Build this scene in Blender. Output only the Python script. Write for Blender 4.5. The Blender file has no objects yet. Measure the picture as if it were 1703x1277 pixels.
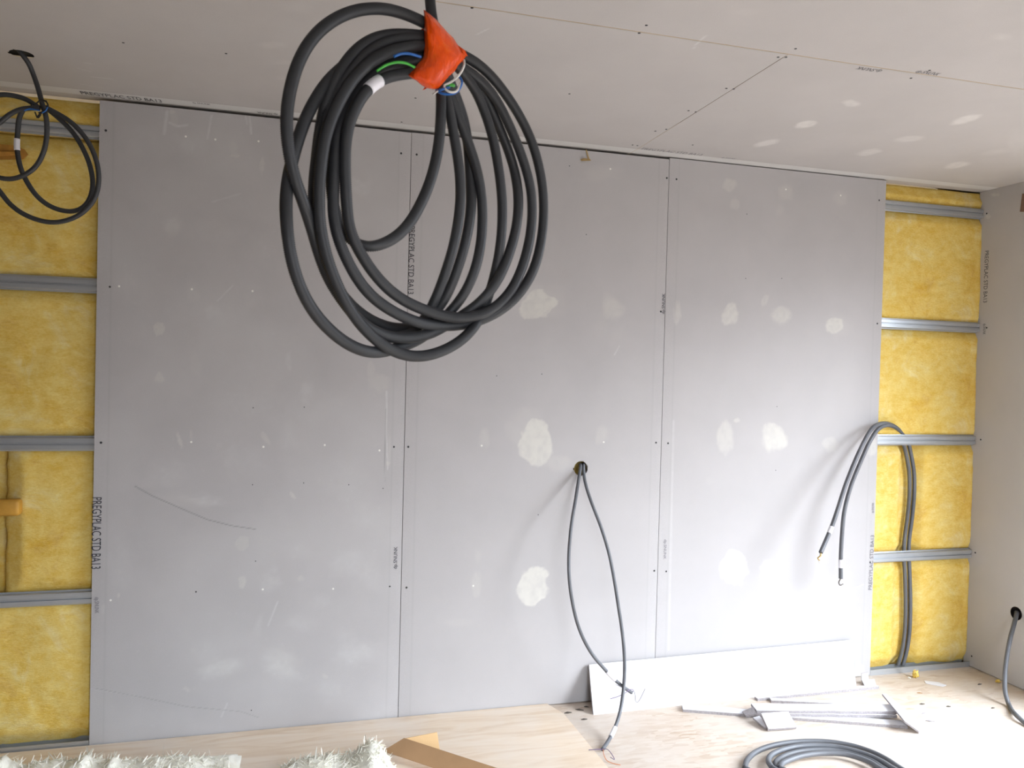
import bpy, math, random
import numpy as np
from mathutils import Matrix, Vector, noise as mnoise

random.seed(7)
rng = np.random.default_rng(7)
S = bpy.context.scene
COL = S.collection
PI = math.pi

# ------------------------------------------------------------------ camera
W, H, F = 1703, 1277, 1318.32
CAM = np.array([0.7404, -3.3770, 1.5094])
YAW, PITCH, ROLL = -0.2684, -0.0171, -0.0255


def rot(a, b, c):
    ca, sa, cb, sb, cc, sc = math.cos(a), math.sin(a), math.cos(b), math.sin(b), math.cos(c), math.sin(c)
    Rz = np.array([[ca, -sa, 0], [sa, ca, 0], [0, 0, 1]])
    Rx = np.array([[1, 0, 0], [0, cb, -sb], [0, sb, cb]])
    Ry = np.array([[cc, 0, sc], [0, 1, 0], [-sc, 0, cc]])
    return Rz @ Rx @ Ry


R = rot(YAW, PITCH, ROLL)
cam_data = bpy.data.cameras.new('camera')
cam = bpy.data.objects.new('camera', cam_data)
COL.objects.link(cam)
m = Matrix.Identity(4)
for i in range(3):
    m[i][0], m[i][1], m[i][2], m[i][3] = R[i, 0], R[i, 2], -R[i, 1], CAM[i]
cam.matrix_world = m
cam_data.sensor_width = 36.0
cam_data.sensor_fit = 'HORIZONTAL'
cam_data.lens = F / W * 36.0
cam_data.clip_start = 0.05
cam_data.dof.use_dof = True
cam_data.dof.focus_distance = 3.6
cam_data.dof.aperture_fstop = 10.0
S.camera = cam

# ------------------------------------------------------------------ sky, daylight, exposure
S.view_settings.view_transform = 'Standard'
S.view_settings.look = 'None'
S.view_settings.gamma = 1.0
S.view_settings.use_curve_mapping = False
S.view_settings.exposure = 0.17
SKY, GROUND = 21.0, 1.6
world = bpy.data.worlds.new('overcast_sky')
S.world = world
world.use_nodes = True
wn, wl = world.node_tree.nodes, world.node_tree.links
wn.clear()
w_tc = wn.new('ShaderNodeTexCoord')
w_sep = wn.new('ShaderNodeSeparateXYZ')
w_ramp = wn.new('ShaderNodeValToRGB')
w_map = wn.new('ShaderNodeMapRange')
w_bg = wn.new('ShaderNodeBackground')
w_out = wn.new('ShaderNodeOutputWorld')
w_map.inputs['From Min'].default_value = -1
w_map.inputs['From Max'].default_value = 1
wl.new(w_tc.outputs['Generated'], w_sep.inputs[0])
wl.new(w_sep.outputs['Z'], w_map.inputs['Value'])
wl.new(w_map.outputs[0], w_ramp.inputs['Fac'])
e = w_ramp.color_ramp.elements
g = GROUND / SKY
e[0].position, e[0].color = 0.0, (g, g * 0.98, g * 0.97, 1)
e[1].position, e[1].color = 0.49, (g, g * 0.98, g * 0.97, 1)
e2 = e.new(0.52)
e2.color = (0.20, 0.215, 0.24, 1)
e3 = e.new(0.76)
e3.color = (0.80, 0.89, 1.0, 1)
wl.new(w_ramp.outputs['Color'], w_bg.inputs['Color'])
w_bg.inputs['Strength'].default_value = SKY
wl.new(w_bg.outputs[0], w_out.inputs['Surface'])

ROOM_L, ROOM_R, ROOM_F, CEIL = -1.60, 4.23, -4.3, 2.516
SHELL_L = -3.2
WIN_Y0, WIN_Y1, WIN_Z0, WIN_Z1 = -3.30, -0.72, 0.04, 2.36      # patio opening in the right wall


def portal(name, loc, rot_e, sx, sy):
    l = bpy.data.lights.new(name, 'AREA')
    l.shape = 'RECTANGLE'
    l.size, l.size_y = sx, sy
    l.cycles.is_portal = True
    o = bpy.data.objects.new(name, l)
    COL.objects.link(o)
    o.location, o.rotation_euler = loc, rot_e
    return o


FW_X0, FW_X1, FW_Z1 = 0.9, 2.2, 2.15                            # patio opening in the wall behind the camera
portal('daylight_portal_front', ((FW_X0 + FW_X1) / 2, ROOM_F - 0.06, FW_Z1 / 2), (PI / 2, 0, 0), FW_X1 - FW_X0, FW_Z1)
portal('daylight_portal', (ROOM_R + 0.06, (WIN_Y0 + WIN_Y1) / 2, (WIN_Z0 + WIN_Z1) / 2), (0, PI / 2, 0),
       WIN_Z1 - WIN_Z0, WIN_Y1 - WIN_Y0)

# the sun through thin cloud, low and to the right
sun_l = bpy.data.lights.new('veiled_sun', 'SUN')
sun_l.energy = 1.15
sun_l.angle = math.radians(18)
sun_l.color = (0.96, 0.98, 1.0)
sun_o = bpy.data.objects.new('veiled_sun', sun_l)
COL.objects.link(sun_o)
sun_o.rotation_euler = Vector((0.70, -0.70, 0.34)).to_track_quat('Z', 'Y').to_euler()

# ------------------------------------------------------------------ pixel -> place
f_right, f_fwd, f_up = R[:, 0], R[:, 1], R[:, 2]


def ray(px, py):
    return f_fwd + f_right * ((px - W / 2) / F) - f_up * ((py - H / 2) / F)


def at(px, py, axis, val):
    d = ray(px, py)
    return CAM + d * ((val - CAM[axis]) / d[axis])


def deep(px, py, D):
    return CAM + ray(px, py) * D


# ------------------------------------------------------------------ materials
def mat(name):
    m = bpy.data.materials.new(name)
    m.use_nodes = True
    nt = m.node_tree
    return m, nt, nt.nodes['Principled BSDF']


def nd(nt, kind, **kw):
    n = nt.nodes.new(kind)
    for k, v in kw.items():
        if k in n.inputs.keys():
            n.inputs[k].default_value = v
        else:
            setattr(n, k, v)
    return n


def mixc(nt, fac, a, b, mode='MIX'):
    n = nt.nodes.new('ShaderNodeMix')
    n.data_type = 'RGBA'
    n.blend_type = mode
    for key, v in ((0, fac), (6, a), (7, b)):
        if isinstance(v, bpy.types.NodeSocket):
            nt.links.new(v, n.inputs[key])
        else:
            n.inputs[key].default_value = v if key == 0 else (*v, 1)
    return n.outputs[2]


def coords(nt, scale=(1, 1, 1), rotation=(0, 0, 0), kind='Object'):
    tc = nt.nodes.new('ShaderNodeTexCoord')
    mp = nt.nodes.new('ShaderNodeMapping')
    mp.inputs['Scale'].default_value = scale
    mp.inputs['Rotation'].default_value = rotation
    nt.links.new(tc.outputs[kind], mp.inputs['Vector'])
    return mp.outputs[0]


def noise_tex(nt, vec, scale, detail=4, rough=0.6, dist=0.0):
    n = nd(nt, 'ShaderNodeTexNoise', Scale=scale, Detail=detail, Roughness=rough, Distortion=dist)
    nt.links.new(vec, n.inputs['Vector'])
    return n.outputs[0]


def ramp(nt, fac, stops):
    n = nt.nodes.new('ShaderNodeValToRGB')
    el = n.color_ramp.elements
    el[0].position, el[0].color = stops[0][0], (*stops[0][1], 1)
    el[1].position, el[1].color = stops[-1][0], (*stops[-1][1], 1)
    for p, c in stops[1:-1]:
        el.new(p).color = (*c, 1)
    nt.links.new(fac, n.inputs['Fac'])
    return n.outputs[0]


def bump(nt, bsdf, h, strength=0.3, dist=0.002):
    b = nd(nt, 'ShaderNodeBump', Strength=strength, Distance=dist)
    nt.links.new(h, b.inputs['Height'])
    nt.links.new(b.outputs[0], bsdf.inputs['Normal'])


def plain(name, col, rough=0.6, metal=0.0, var=0.08, scale=40.0, bmp=0.0):
    m, nt, b = mat(name)
    v = noise_tex(nt, coords(nt), scale)
    lo = tuple(max(0, c * (1 - var)) for c in col)
    hi = tuple(min(1, c * (1 + var)) for c in col)
    nt.links.new(ramp(nt, v, [(0.3, lo), (0.7, hi)]), b.inputs['Base Color'])
    b.inputs['Roughness'].default_value = rough
    b.inputs['Metallic'].default_value = metal
    if bmp:
        bump(nt, b, v, bmp)
    return m


def paper_board(name, base, filler):
    """grey plasterboard paper; the point attribute 'fill' holds filler patches, 'dust' pale scuffs, 'mark' dark marks"""
    m, nt, b = mat(name)
    v = coords(nt)
    n1 = noise_tex(nt, v, 3.0, 5, 0.6)
    c = ramp(nt, n1, [(0.3, tuple(x * 0.955 for x in base)), (0.7, tuple(x * 1.035 for x in base))])
    n2 = noise_tex(nt, v, 420.0, 2, 0.7)
    c = mixc(nt, 0.10, c, ramp(nt, n2, [(0.35, (0.32, 0.30, 0.29)), (0.65, (0.70, 0.68, 0.66))]))
    for key, col in (('dust', (0.74, 0.745, 0.735)), ('fill', filler), ('mark', (0.10, 0.095, 0.09))):
        a = nt.nodes.new('ShaderNodeAttribute')
        a.attribute_name = key
        c = mixc(nt, a.outputs['Fac'], c, col)
    nt.links.new(c, b.inputs['Base Color'])
    b.inputs['Roughness'].default_value = 0.82
    b.inputs['Specular IOR Level'].default_value = 0.25
    bump(nt, b, n2, 0.05, 0.001)
    return m


PAPER = (0.452, 0.436, 0.440)
M = {}
M['board'] = paper_board('plasterboard_paper', PAPER, (0.625, 0.610, 0.565))
M['ceiling'] = paper_board('ceiling_paper', (0.478, 0.452, 0.442), (0.70, 0.675, 0.65))
M['core'] = plain('gypsum_core', (0.34, 0.315, 0.32), 0.95, var=0.22, scale=160, bmp=0.6)
M['white_paper'] = plain('pale_board_face', (0.70, 0.69, 0.71), 0.8, var=0.02, scale=20)
M['plaster'] = plain('raw_block_wall', (0.26, 0.22, 0.19), 0.95, var=0.12, scale=5)
M['seam'] = plain('seam_backing', (0.52, 0.40, 0.26), 0.9)
M['ink'] = plain('stamp_ink', (0.035, 0.035, 0.045), 0.8)
M['ink_grey'] = plain('faded_stamp_ink', (0.16, 0.15, 0.17), 0.8)
M['screw'] = plain('phosphated_screw', (0.015, 0.015, 0.017), 0.5)
M['screw_white'] = plain('filled_screw', (0.80, 0.79, 0.74), 0.8)
M['black'] = plain('tie_and_hole_shade_black', (0.02, 0.018, 0.015), 0.9)  # black of the tie wire; also paints shade inside the ceiling holes
M['sleeve'] = plain('white_marker_tape', (0.82, 0.81, 0.86), 0.45, var=0.02)
M['blue'] = plain('blue_wire', (0.015, 0.12, 0.42), 0.35)
M['green'] = plain('green_wire', (0.06, 0.42, 0.05), 0.35)
M['white'] = plain('white_wire', (0.75, 0.73, 0.70), 0.35)
M['violet'] = plain('violet_wire', (0.14, 0.09, 0.20), 0.4)
M['copper'] = plain('orange_wire', (0.62, 0.22, 0.08), 0.4)
M['brass'] = plain('wire_end', (0.45, 0.30, 0.08), 0.35, 0.6)
M['grey_wire'] = plain('grey_wire', (0.16, 0.15, 0.18), 0.45)
M['peg'] = plain('ochre_peg', (0.50, 0.26, 0.035), 0.6, var=0.18, scale=14)
M['cardboard'] = plain('kraft_cardboard', (0.44, 0.265, 0.135), 0.85, var=0.05, scale=12)
M['cardboard_light'] = plain('kraft_cardboard_pale', (0.60, 0.40, 0.20), 0.85, var=0.05, scale=12)  # lighter kraft tone, used on the folded flap
M['kraft'] = plain('kraft_flap', (0.42, 0.20, 0.03), 0.8, var=0.3, scale=18)
M['brown'] = plain('brown_timber', (0.22, 0.13, 0.09), 0.8)
M['chip'] = plain('dark_chip', (0.09, 0.075, 0.06), 0.8, var=0.3)
M['tan'] = plain('tan_tape', (0.42, 0.29, 0.12), 0.6)


def conduit_mat(name, k):
    m, nt, b = mat(name)
    n = noise_tex(nt, coords(nt), 9.0, 3)
    nt.links.new(ramp(nt, n, [(0.3, (0.030 * k, 0.031 * k, 0.034 * k)), (0.7, (0.042 * k, 0.044 * k, 0.048 * k))]), b.inputs['Base Color'])
    b.inputs['Roughness'].default_value = 0.48
    b.inputs['Specular IOR Level'].default_value = 0.5
    return m


M['conduit'] = conduit_mat('haze_lightened_conduit', 3.4)  # flare and haze painted in: lighter copy of the same conduit, wall and floor
M['conduit_dark'] = conduit_mat('dark_grey_corrugated_conduit', 0.95)  # same conduit without the haze lift, for the hanging coils


def tape_mat():
    m, nt, b = mat('orange_tape')
    v = coords(nt, (1, 1, 1), (0.3, 0.6, 0.5))
    n = noise_tex(nt, v, 26.0, 4, 0.6, 0.6)
    nt.links.new(ramp(nt, n, [(0.25, (0.66, 0.050, 0.0)), (0.55, (0.88, 0.085, 0.0)), (0.8, (0.95, 0.17, 0.01))]),
                 b.inputs['Base Color'])
    b.inputs['Roughness'].default_value = 0.24
    b.inputs['Specular IOR Level'].default_value = 0.32
    bump(nt, b, noise_tex(nt, coords(nt, (60, 60, 14), (0.5, 0.5, 0.6)), 1.2, 4, 0.6, 0.5), 0.9, 0.006)
    return m


M['tape'] = tape_mat()


def wool_mat(name, stops, bscale=1.0):
    m, nt, b = mat(name)
    v = coords(nt, (1, 1, 0.85))
    big = noise_tex(nt, v, 6.5, 7, 0.66, 0.9)
    fine = noise_tex(nt, coords(nt, (50, 50, 120), (0.0, 0.5, 0.0)), 1.6, 5, 0.7)
    mid = noise_tex(nt, coords(nt, (14, 14, 30), (0, -0.4, 0)), 1.0, 4, 0.65)
    c = ramp(nt, big, stops)
    c = mixc(nt, 0.35, c, ramp(nt, mid, [(0.3, stops[0][1]), (0.7, stops[-1][1])]))
    c = mixc(nt, 0.22, c, ramp(nt, fine, [(0.3, tuple(x * 0.75 for x in stops[0][1])), (0.7, stops[-1][1])]))
    nt.links.new(c, b.inputs['Base Color'])
    b.inputs['Roughness'].default_value = 1.0
    b.inputs['Specular IOR Level'].default_value = 0.08
    bump(nt, b, fine, 0.55 * bscale, 0.006)
    return m


M['wool'] = wool_mat('yellow_glass_wool', [(0.27, (0.62, 0.30, 0.010)), (0.43, (0.84, 0.56, 0.055)),
                                           (0.55, (0.88, 0.66, 0.14)), (0.70, (0.90, 0.80, 0.42))])
M['wool_white'] = wool_mat('white_glass_wool', bscale=0.4, stops= [(0.25, (0.86, 0.82, 0.68)), (0.5, (0.92, 0.90, 0.80)), (0.72, (0.95, 0.94, 0.88))])


def steel_mat():
    m, nt, b = mat('galvanised_steel')
    n = noise_tex(nt, coords(nt, (3, 40, 260)), 1.0, 3)
    nt.links.new(ramp(nt, n, [(0.3, (0.47, 0.50, 0.53)), (0.7, (0.56, 0.59, 0.62))]), b.inputs['Base Color'])
    b.inputs['Metallic'].default_value = 0.72
    b.inputs['Roughness'].default_value = 0.36
    return m


M['steel'] = steel_mat()


def osb_mat():
    m, nt, b = mat('osb_strand_board')
    c = None
    for ang, sc, seed in ((0.25, 1.0, 0.0), (-0.7, 1.15, 3.1), (1.2, 0.9, 7.7)):
        v = coords(nt, (16 * sc, 62 * sc, 1), (0, 0, ang))
        vo = nd(nt, 'ShaderNodeTexVoronoi', Scale=1.0, Randomness=1.0)
        nt.links.new(v, vo.inputs['Vector'])
        sep = nt.nodes.new('ShaderNodeSeparateColor')
        nt.links.new(vo.outputs['Color'], sep.inputs[0])
        col = ramp(nt, sep.outputs[0], [(0.0, (0.47, 0.335, 0.225)), (0.35, (0.585, 0.465, 0.36)), (0.7, (0.64, 0.545, 0.455)), (1.0, (0.54, 0.415, 0.30))])
        c = col if c is None else mixc(nt, ramp(nt, sep.outputs[1], [(0.45, (0, 0, 0)), (0.55, (1, 1, 1))]), c, col)
    n = noise_tex(nt, coords(nt, (1, 1, 1)), 3.2, 5, 0.6)
    c = mixc(nt, ramp(nt, n, [(0.30, (0.1, 0.1, 0.1)), (0.66, (0.85, 0.85, 0.85))]), c, (0.65, 0.58, 0.515))
    nt.links.new(c, b.inputs['Base Color'])
    b.inputs['Roughness'].default_value = 0.7
    bump(nt, b, noise_tex(nt, coords(nt, (20, 60, 1), (0, 0, 0.3)), 1.0, 3), 0.25, 0.002)
    return m


M['osb'] = osb_mat()


def ply_mat():
    m, nt, b = mat('pale_plywood')
    v = coords(nt, (2.2, 16, 8), (0, 0, 0.05))
    n = noise_tex(nt, v, 1.2, 6, 0.6, 1.2)
    c = ramp(nt, n, [(0.3, (0.68, 0.52, 0.37)), (0.5, (0.77, 0.63, 0.485)), (0.72, (0.82, 0.71, 0.59))])
    d = noise_tex(nt, coords(nt), 2.3, 4)
    c = mixc(nt, ramp(nt, d, [(0.45, (0, 0, 0)), (0.75, (0.6, 0.6, 0.6))]), c, (0.78, 0.71, 0.64))
    nt.links.new(c, b.inputs['Base Color'])
    b.inputs['Roughness'].default_value = 0.65
    return m


M['ply'] = ply_mat()

# ------------------------------------------------------------------ object helpers
LOC = {}


def link(o, parent=None):
    COL.objects.link(o)
    if parent is not None:
        o.parent = parent
    return o


def tag(o, label, cat, group=None, kind=None):
    o['label'] = label
    o['category'] = cat
    if group:
        o['group'] = group
    if kind:
        o['kind'] = kind
    return o


def empty(name, loc, label, cat, group=None):
    o = bpy.data.objects.new(name, None)
    o.empty_display_size = 0.05
    o.location = loc
    link(o)
    LOC[o] = np.array(loc, float)
    return tag(o, label, cat, group)


def mesh_np(name, V, Fs, mats, smooth=True, midx=None):
    """V (n,3); Fs: list of faces, or an (n,4) int array"""
    me = bpy.data.meshes.new(name)
    V = np.asarray(V, float)
    if isinstance(Fs, np.ndarray):
        nf = len(Fs)
        me.vertices.add(len(V))
        me.vertices.foreach_set('co', V.astype(np.float32).ravel())
        me.loops.add(nf * 4)
        me.loops.foreach_set('vertex_index', Fs.astype(np.int32).ravel())
        me.polygons.add(nf)
        me.polygons.foreach_set('loop_start', np.arange(0, nf * 4, 4, dtype=np.int32))
        try:
            me.polygons.foreach_set('loop_total', np.full(nf, 4, dtype=np.int32))
        except Exception:
            pass
        me.update(calc_edges=True)
    else:
        me.from_pydata([tuple(v) for v in V], [], [tuple(f) for f in Fs])
        me.update()
    for mm in (mats if isinstance(mats, (list, tuple)) else [mats]):
        me.materials.append(mm)
    if smooth is True:
        me.polygons.foreach_set('use_smooth', np.ones(len(me.polygons), dtype=bool))
    elif not (smooth is False):
        me.polygons.foreach_set('use_smooth', np.asarray(smooth, dtype=bool))
    if midx is not None:
        me.polygons.foreach_set('material_index', np.asarray(midx, dtype=np.int32))
    return me


def obj(name, V, Fs, mats, parent=None, smooth=True, midx=None, origin=None):
    V = np.array(V, float)
    base = LOC[parent] if parent is not None else np.zeros(3)
    if origin is None:
        if parent is not None:
            origin = base
        else:
            lo, hi = V.min(0), V.max(0)
            origin = np.array([(lo[0] + hi[0]) / 2, (lo[1] + hi[1]) / 2, lo[2]])
    origin = np.array(origin, float)
    o = bpy.data.objects.new(name, mesh_np(name, V - origin, Fs, mats, smooth, midx))
    o.location = origin - base
    link(o, parent)
    LOC[o] = origin
    return o


def copy_obj(src, loc_world, parent=None):
    c = src.copy()
    COL.objects.link(c)
    c.parent = parent
    base = LOC[parent] if parent is not None else np.zeros(3)
    c.location = np.array(loc_world) - base
    LOC[c] = np.array(loc_world, float)
    return c


class MB:
    def __init__(s):
        s.V, s.F, s.I = [], [], []

    def add(s, V, Fs, i=0):
        k = len(s.V)
        s.V += [tuple(v) for v in V]
        s.F += [tuple(a + k for a in f) for f in Fs]
        s.I += [i] * len(Fs)

    def box(s, lo, hi, i=0):
        x0, y0, z0 = lo
        x1, y1, z1 = hi
        s.add([(x0, y0, z0), (x1, y0, z0), (x1, y1, z0), (x0, y1, z0), (x0, y0, z1), (x1, y0, z1), (x1, y1, z1), (x0, y1, z1)],
              [(0, 3, 2, 1), (4, 5, 6, 7), (0, 1, 5, 4), (1, 2, 6, 5), (2, 3, 7, 6), (3, 0, 4, 7)], i)

    def slab(s, quad, th, i_top=0, i_side=1):
        """a slab whose visible face is the given polygon; th = offset vector to its other face"""
        q = [np.array(p, float) for p in quad]
        n = len(q)
        b = [p + np.array(th) for p in q]
        k = len(s.V)
        s.V += [tuple(p) for p in q] + [tuple(p) for p in b]
        s.F.append(tuple(range(k, k + n)))
        s.I.append(i_top)
        s.F.append(tuple(range(k + 2 * n - 1, k + n - 1, -1)))
        s.I.append(i_top)
        for a in range(n):
            c = (a + 1) % n
            s.F.append((k + a, k + n + a, k + n + c, k + c))
            s.I.append(i_side)

    def obj(s, name, mats, parent=None, smooth=False, origin=None):
        o = obj(name, s.V, s.F, mats, parent, smooth, s.I, origin)
        return o


def structure(o):
    o['kind'] = 'structure'
    return o


# value noise in numpy
def vnoise(x, y, seed=0):
    xi, yi = np.floor(x).astype(np.int64), np.floor(y).astype(np.int64)
    xf, yf = x - xi, y - yi
    u, v = xf * xf * (3 - 2 * xf), yf * yf * (3 - 2 * yf)

    def h(a, b):
        n = (a * 374761393 + b * 668265263 + seed * 69069 + 1013) & 0xFFFFFFFF
        n = ((n ^ (n >> 13)) * 1274126177) & 0xFFFFFFFF
        n = n ^ (n >> 16)
        return (n & 0xFFFF) / 65535.0
    return (h(xi, yi) * (1 - u) + h(xi + 1, yi) * u) * (1 - v) + (h(xi, yi + 1) * (1 - u) + h(xi + 1, yi + 1) * u) * v


def fbm(x, y, seed=0, oct=4):
    t, a, s = 0, 0.5, 0
    for i in range(oct):
        t = t + a * vnoise(x * 2 ** i, y * 2 ** i, seed + i * 17)
        s += a
        a *= 0.5
    return t / s


# ---- tubes
def spline(pts, n_per=14, closed=False):
    P = np.array(pts, float)
    if closed:
        Q = np.vstack([P[-1], P, P[0], P[1]])
    else:
        Q = np.vstack([2 * P[0] - P[1], P, 2 * P[-1] - P[-2]])
    out = []
    for i in range(1, len(Q) - 2):
        p0, p1, p2, p3 = Q[i - 1], Q[i], Q[i + 1], Q[i + 2]
        t0, t1 = 0, max(1e-6, np.linalg.norm(p1 - p0)) ** 0.5
        t2 = t1 + max(1e-6, np.linalg.norm(p2 - p1)) ** 0.5
        t3 = t2 + max(1e-6, np.linalg.norm(p3 - p2)) ** 0.5
        t = np.linspace(t1, t2, n_per, endpoint=False)[:, None]
        a1 = (t1 - t) / (t1 - t0) * p0 + (t - t0) / (t1 - t0) * p1
        a2 = (t2 - t) / (t2 - t1) * p1 + (t - t1) / (t2 - t1) * p2
        a3 = (t3 - t) / (t3 - t2) * p2 + (t - t2) / (t3 - t2) * p3
        b1 = (t2 - t) / (t2 - t0) * a1 + (t - t0) / (t2 - t0) * a2
        b2 = (t3 - t) / (t3 - t1) * a2 + (t - t1) / (t3 - t1) * a3
        out.append((t2 - t) / (t2 - t1) * b1 + (t - t1) / (t2 - t1) * b2)
    out = np.vstack(out + [Q[-2][None, :]])
    return out


def resample(C, step):
    d = np.r_[0, np.cumsum(np.linalg.norm(np.diff(C, axis=0), axis=1))]
    n = max(3, int(d[-1] / step))
    s = np.linspace(0, d[-1], n)
    return np.stack([np.interp(s, d, C[:, k]) for k in range(3)], 1), d[-1]


def smooth_curve(C, it=2):
    for _ in range(it):
        D = C.copy()
        D[1:-1] = 0.25 * C[:-2] + 0.5 * C[1:-1] + 0.25 * C[2:]
        C = D
    return C


def tube(C, r, sides=12, rib=0.0, radii=None):
    """V, F (quads) for a capped tube along the points C; rib = depth of the corrugation on alternate rings"""
    n = len(C)
    T = np.gradient(C, axis=0)
    T /= np.linalg.norm(T, axis=1)[:, None] + 1e-12
    up = np.array([0.13, 0.21, 0.97])
    if abs(T[0] @ up) > 0.9:
        up = np.array([1.0, 0.2, 0.1])
    N = np.zeros_like(C)
    v = up - (up @ T[0]) * T[0]
    N[0] = v / np.linalg.norm(v)
    for i in range(1, n):
        v = N[i - 1] - (N[i - 1] @ T[i]) * T[i]
        N[i] = v / (np.linalg.norm(v) + 1e-12)
    B = np.cross(T, N)
    th = np.linspace(0, 2 * PI, sides, endpoint=False)
    rad = np.full(n, r) if radii is None else np.asarray(radii, float)
    if rib:
        rad = rad - rib * (np.arange(n) % 2)
    V = (C[:, None, :] + rad[:, None, None] * (np.cos(th)[None, :, None] * N[:, None, :] + np.sin(th)[None, :, None] * B[:, None, :])).reshape(-1, 3)
    i = np.arange(n - 1)[:, None] * sides
    j = np.arange(sides)[None, :]
    j2 = (j + 1) % sides
    Fq = np.stack([i + j, i + j2, i + sides + j2, i + sides + j], -1).reshape(-1, 4)
    # caps with quads fanning to the centre (degenerate free: pairs of sides)
    V = np.vstack([V, C[0][None], C[-1][None]])
    c0, c1 = len(V) - 2, len(V) - 1
    caps = []
    for k in range(0, sides, 2):
        caps.append((c0, (k + 2) % sides, k + 1, k))
        b = (n - 1) * sides
        caps.append((c1, b + k, b + k + 1, b + (k + 2) % sides))
    return V, np.vstack([Fq, np.array(caps)])


def join(parts):
    Vs, Fs, k = [], [], 0
    for V, Fq in parts:
        Vs.append(V)
        Fs.append(Fq + k)
        k += len(V)
    return np.vstack(Vs), np.vstack(Fs)


def conduit_obj(name, curves, r, parent, pitch=0.0036, sides=12, rib=None, material='conduit', soft=2):
    parts = []
    for c in curves:
        C, L = resample(smooth_curve(spline(c), 3), 0.008)
        C = smooth_curve(C, soft)
        C, L = resample(spline(C, 6), pitch / 2)
        parts.append(tube(C, r, sides, r * 0.09 if rib is None else rib))
    V, Fq = join(parts)
    return obj(name, V, Fq, M[material], parent)


def wire_obj(name, curves, r, parent, material, step=0.004, sides=8, label=None):
    parts = []
    for c in curves:
        C, L = resample(spline(c), step)
        parts.append(tube(C, r, sides))
    V, Fq = join(parts)
    o = obj(name, V, Fq, M[material], parent)
    if label:
        o['label'] = label
    return o


def sub_curve(c, p0, p1, soft=2):
    """the stretch of the spline through c nearest to world points p0..p1"""
    C, L = resample(smooth_curve(spline(c), 3), 0.008)
    C = smooth_curve(C, soft)
    C, L = resample(spline(C, 4), 0.002)
    a = np.argmin(np.linalg.norm(C - np.array(p0), axis=1))
    b = np.argmin(np.linalg.norm(C - np.array(p1), axis=1))
    if a > b:
        a, b = b, a
    return C[a:b + 1]


# ---- gridded panels with patches, scuffs and holes
def panel(u0, u1, v0, v1, step, plane, axis, holes=(), z_of=None):
    """grid over local (u,v) on the plane axis=plane. Returns V3 builder data"""
    nu, nv = int(round((u1 - u0) / step)), int(round((v1 - v0) / step))
    u, v = np.linspace(u0, u1, nu + 1), np.linspace(v0, v1, nv + 1)
    U, Vv = np.meshgrid(u, v, indexing='ij')
    U, Vv = U.ravel().copy(), Vv.ravel().copy()
    idx = np.arange((nu + 1) * (nv + 1)).reshape(nu + 1, nv + 1)
    Fq = np.stack([idx[:-1, :-1], idx[1:, :-1], idx[1:, 1:], idx[:-1, 1:]], -1).reshape(-1, 4)
    for cu, cv, r in holes:
        d = np.hypot(U - cu, Vv - cv)
        inside = d < r
        near = (d < r + step * 0.75) & (d >= r - step * 0.75)
        keep = ~(inside[Fq].sum(1) >= 2)
        Fq = Fq[keep]
        used = np.zeros(len(U), bool)
        used[Fq.ravel()] = True
        mv = used & (d < r + step * 0.8)
        U[mv] = cu + (U[mv] - cu) / np.maximum(d[mv], 1e-6) * r
        Vv[mv] = cv + (Vv[mv] - cv) / np.maximum(d[mv], 1e-6) * r
    return U, Vv, Fq


def patch_field(U, V, plane, axis, patches, seed=0, rough=0.45):
    """patches: (px, py, rx, ry, strength, softness, tilt_deg)"""
    out = np.zeros(len(U))
    ia, ib = [k for k in range(3) if k != axis]
    for k, p in enumerate(patches):
        px, py, rx, ry, st = p[:5]
        soft = p[5] if len(p) > 5 else 0.25
        tilt = math.radians(p[6]) if len(p) > 6 else 0.0
        c = at(px, py, axis, plane)
        e1, e2 = at(px + 1, py, axis, plane) - c, at(px, py + 1, axis, plane) - c
        J = np.array([[e1[ia], e2[ia]], [e1[ib], e2[ib]]])
        Ji = np.linalg.inv(J)
        du, dv = U - c[ia], V - c[ib]
        x, y = Ji[0, 0] * du + Ji[0, 1] * dv, Ji[1, 0] * du + Ji[1, 1] * dv
        x, y = x * math.cos(tilt) + y * math.sin(tilt), -x * math.sin(tilt) + y * math.cos(tilt)
        s = (np.abs(x) < rx * 2) & (np.abs(y) < ry * 2)
        if not s.any():
            continue
        xs, ys = x[s] / rx, y[s] / ry
        d = np.hypot(xs, ys) + rough * (fbm(xs * 1.3 + k * 7.1, ys * 1.3 + 3.3, seed + k, 4) - 0.5)
        mval = np.clip((1.0 - d) / soft, 0, 1)
        mval = mval * mval * (3 - 2 * mval)
        tex = 0.45 + 0.85 * fbm(xs * 3.5 + k, ys * 3.5, seed + 50 + k, 4)
        out[s] = np.maximum(out[s], st * mval * np.clip(tex, 0, 1.0))
    return out


def line_field(U, V, plane, axis, lines):
    """lines: (list of px points, half width px, strength)"""
    out = np.zeros(len(U))
    ia, ib = [k for k in range(3) if k != axis]
    for pts, hw, st in lines:
        P = [at(x, y, axis, plane) for x, y in pts]
        for a, b in zip(P[:-1], P[1:]):
            a2, b2 = np.array([a[ia], a[ib]]), np.array([b[ia], b[ib]])
            w = hw * 3.4 / F
            lo, hi = np.minimum(a2, b2) - 4 * w, np.maximum(a2, b2) + 4 * w
            s = (U > lo[0]) & (U < hi[0]) & (V > lo[1]) & (V < hi[1])
            if not s.any():
                continue
            q = np.stack([U[s], V[s]], 1)
            t = np.clip(((q - a2) @ (b2 - a2)) / ((b2 - a2) @ (b2 - a2)), 0, 1)
            d = np.linalg.norm(q - (a2 + t[:, None] * (b2 - a2)), axis=1)
            out[s] = np.maximum(out[s], st * np.clip(1.5 - d / w, 0, 1))
    return out


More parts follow.
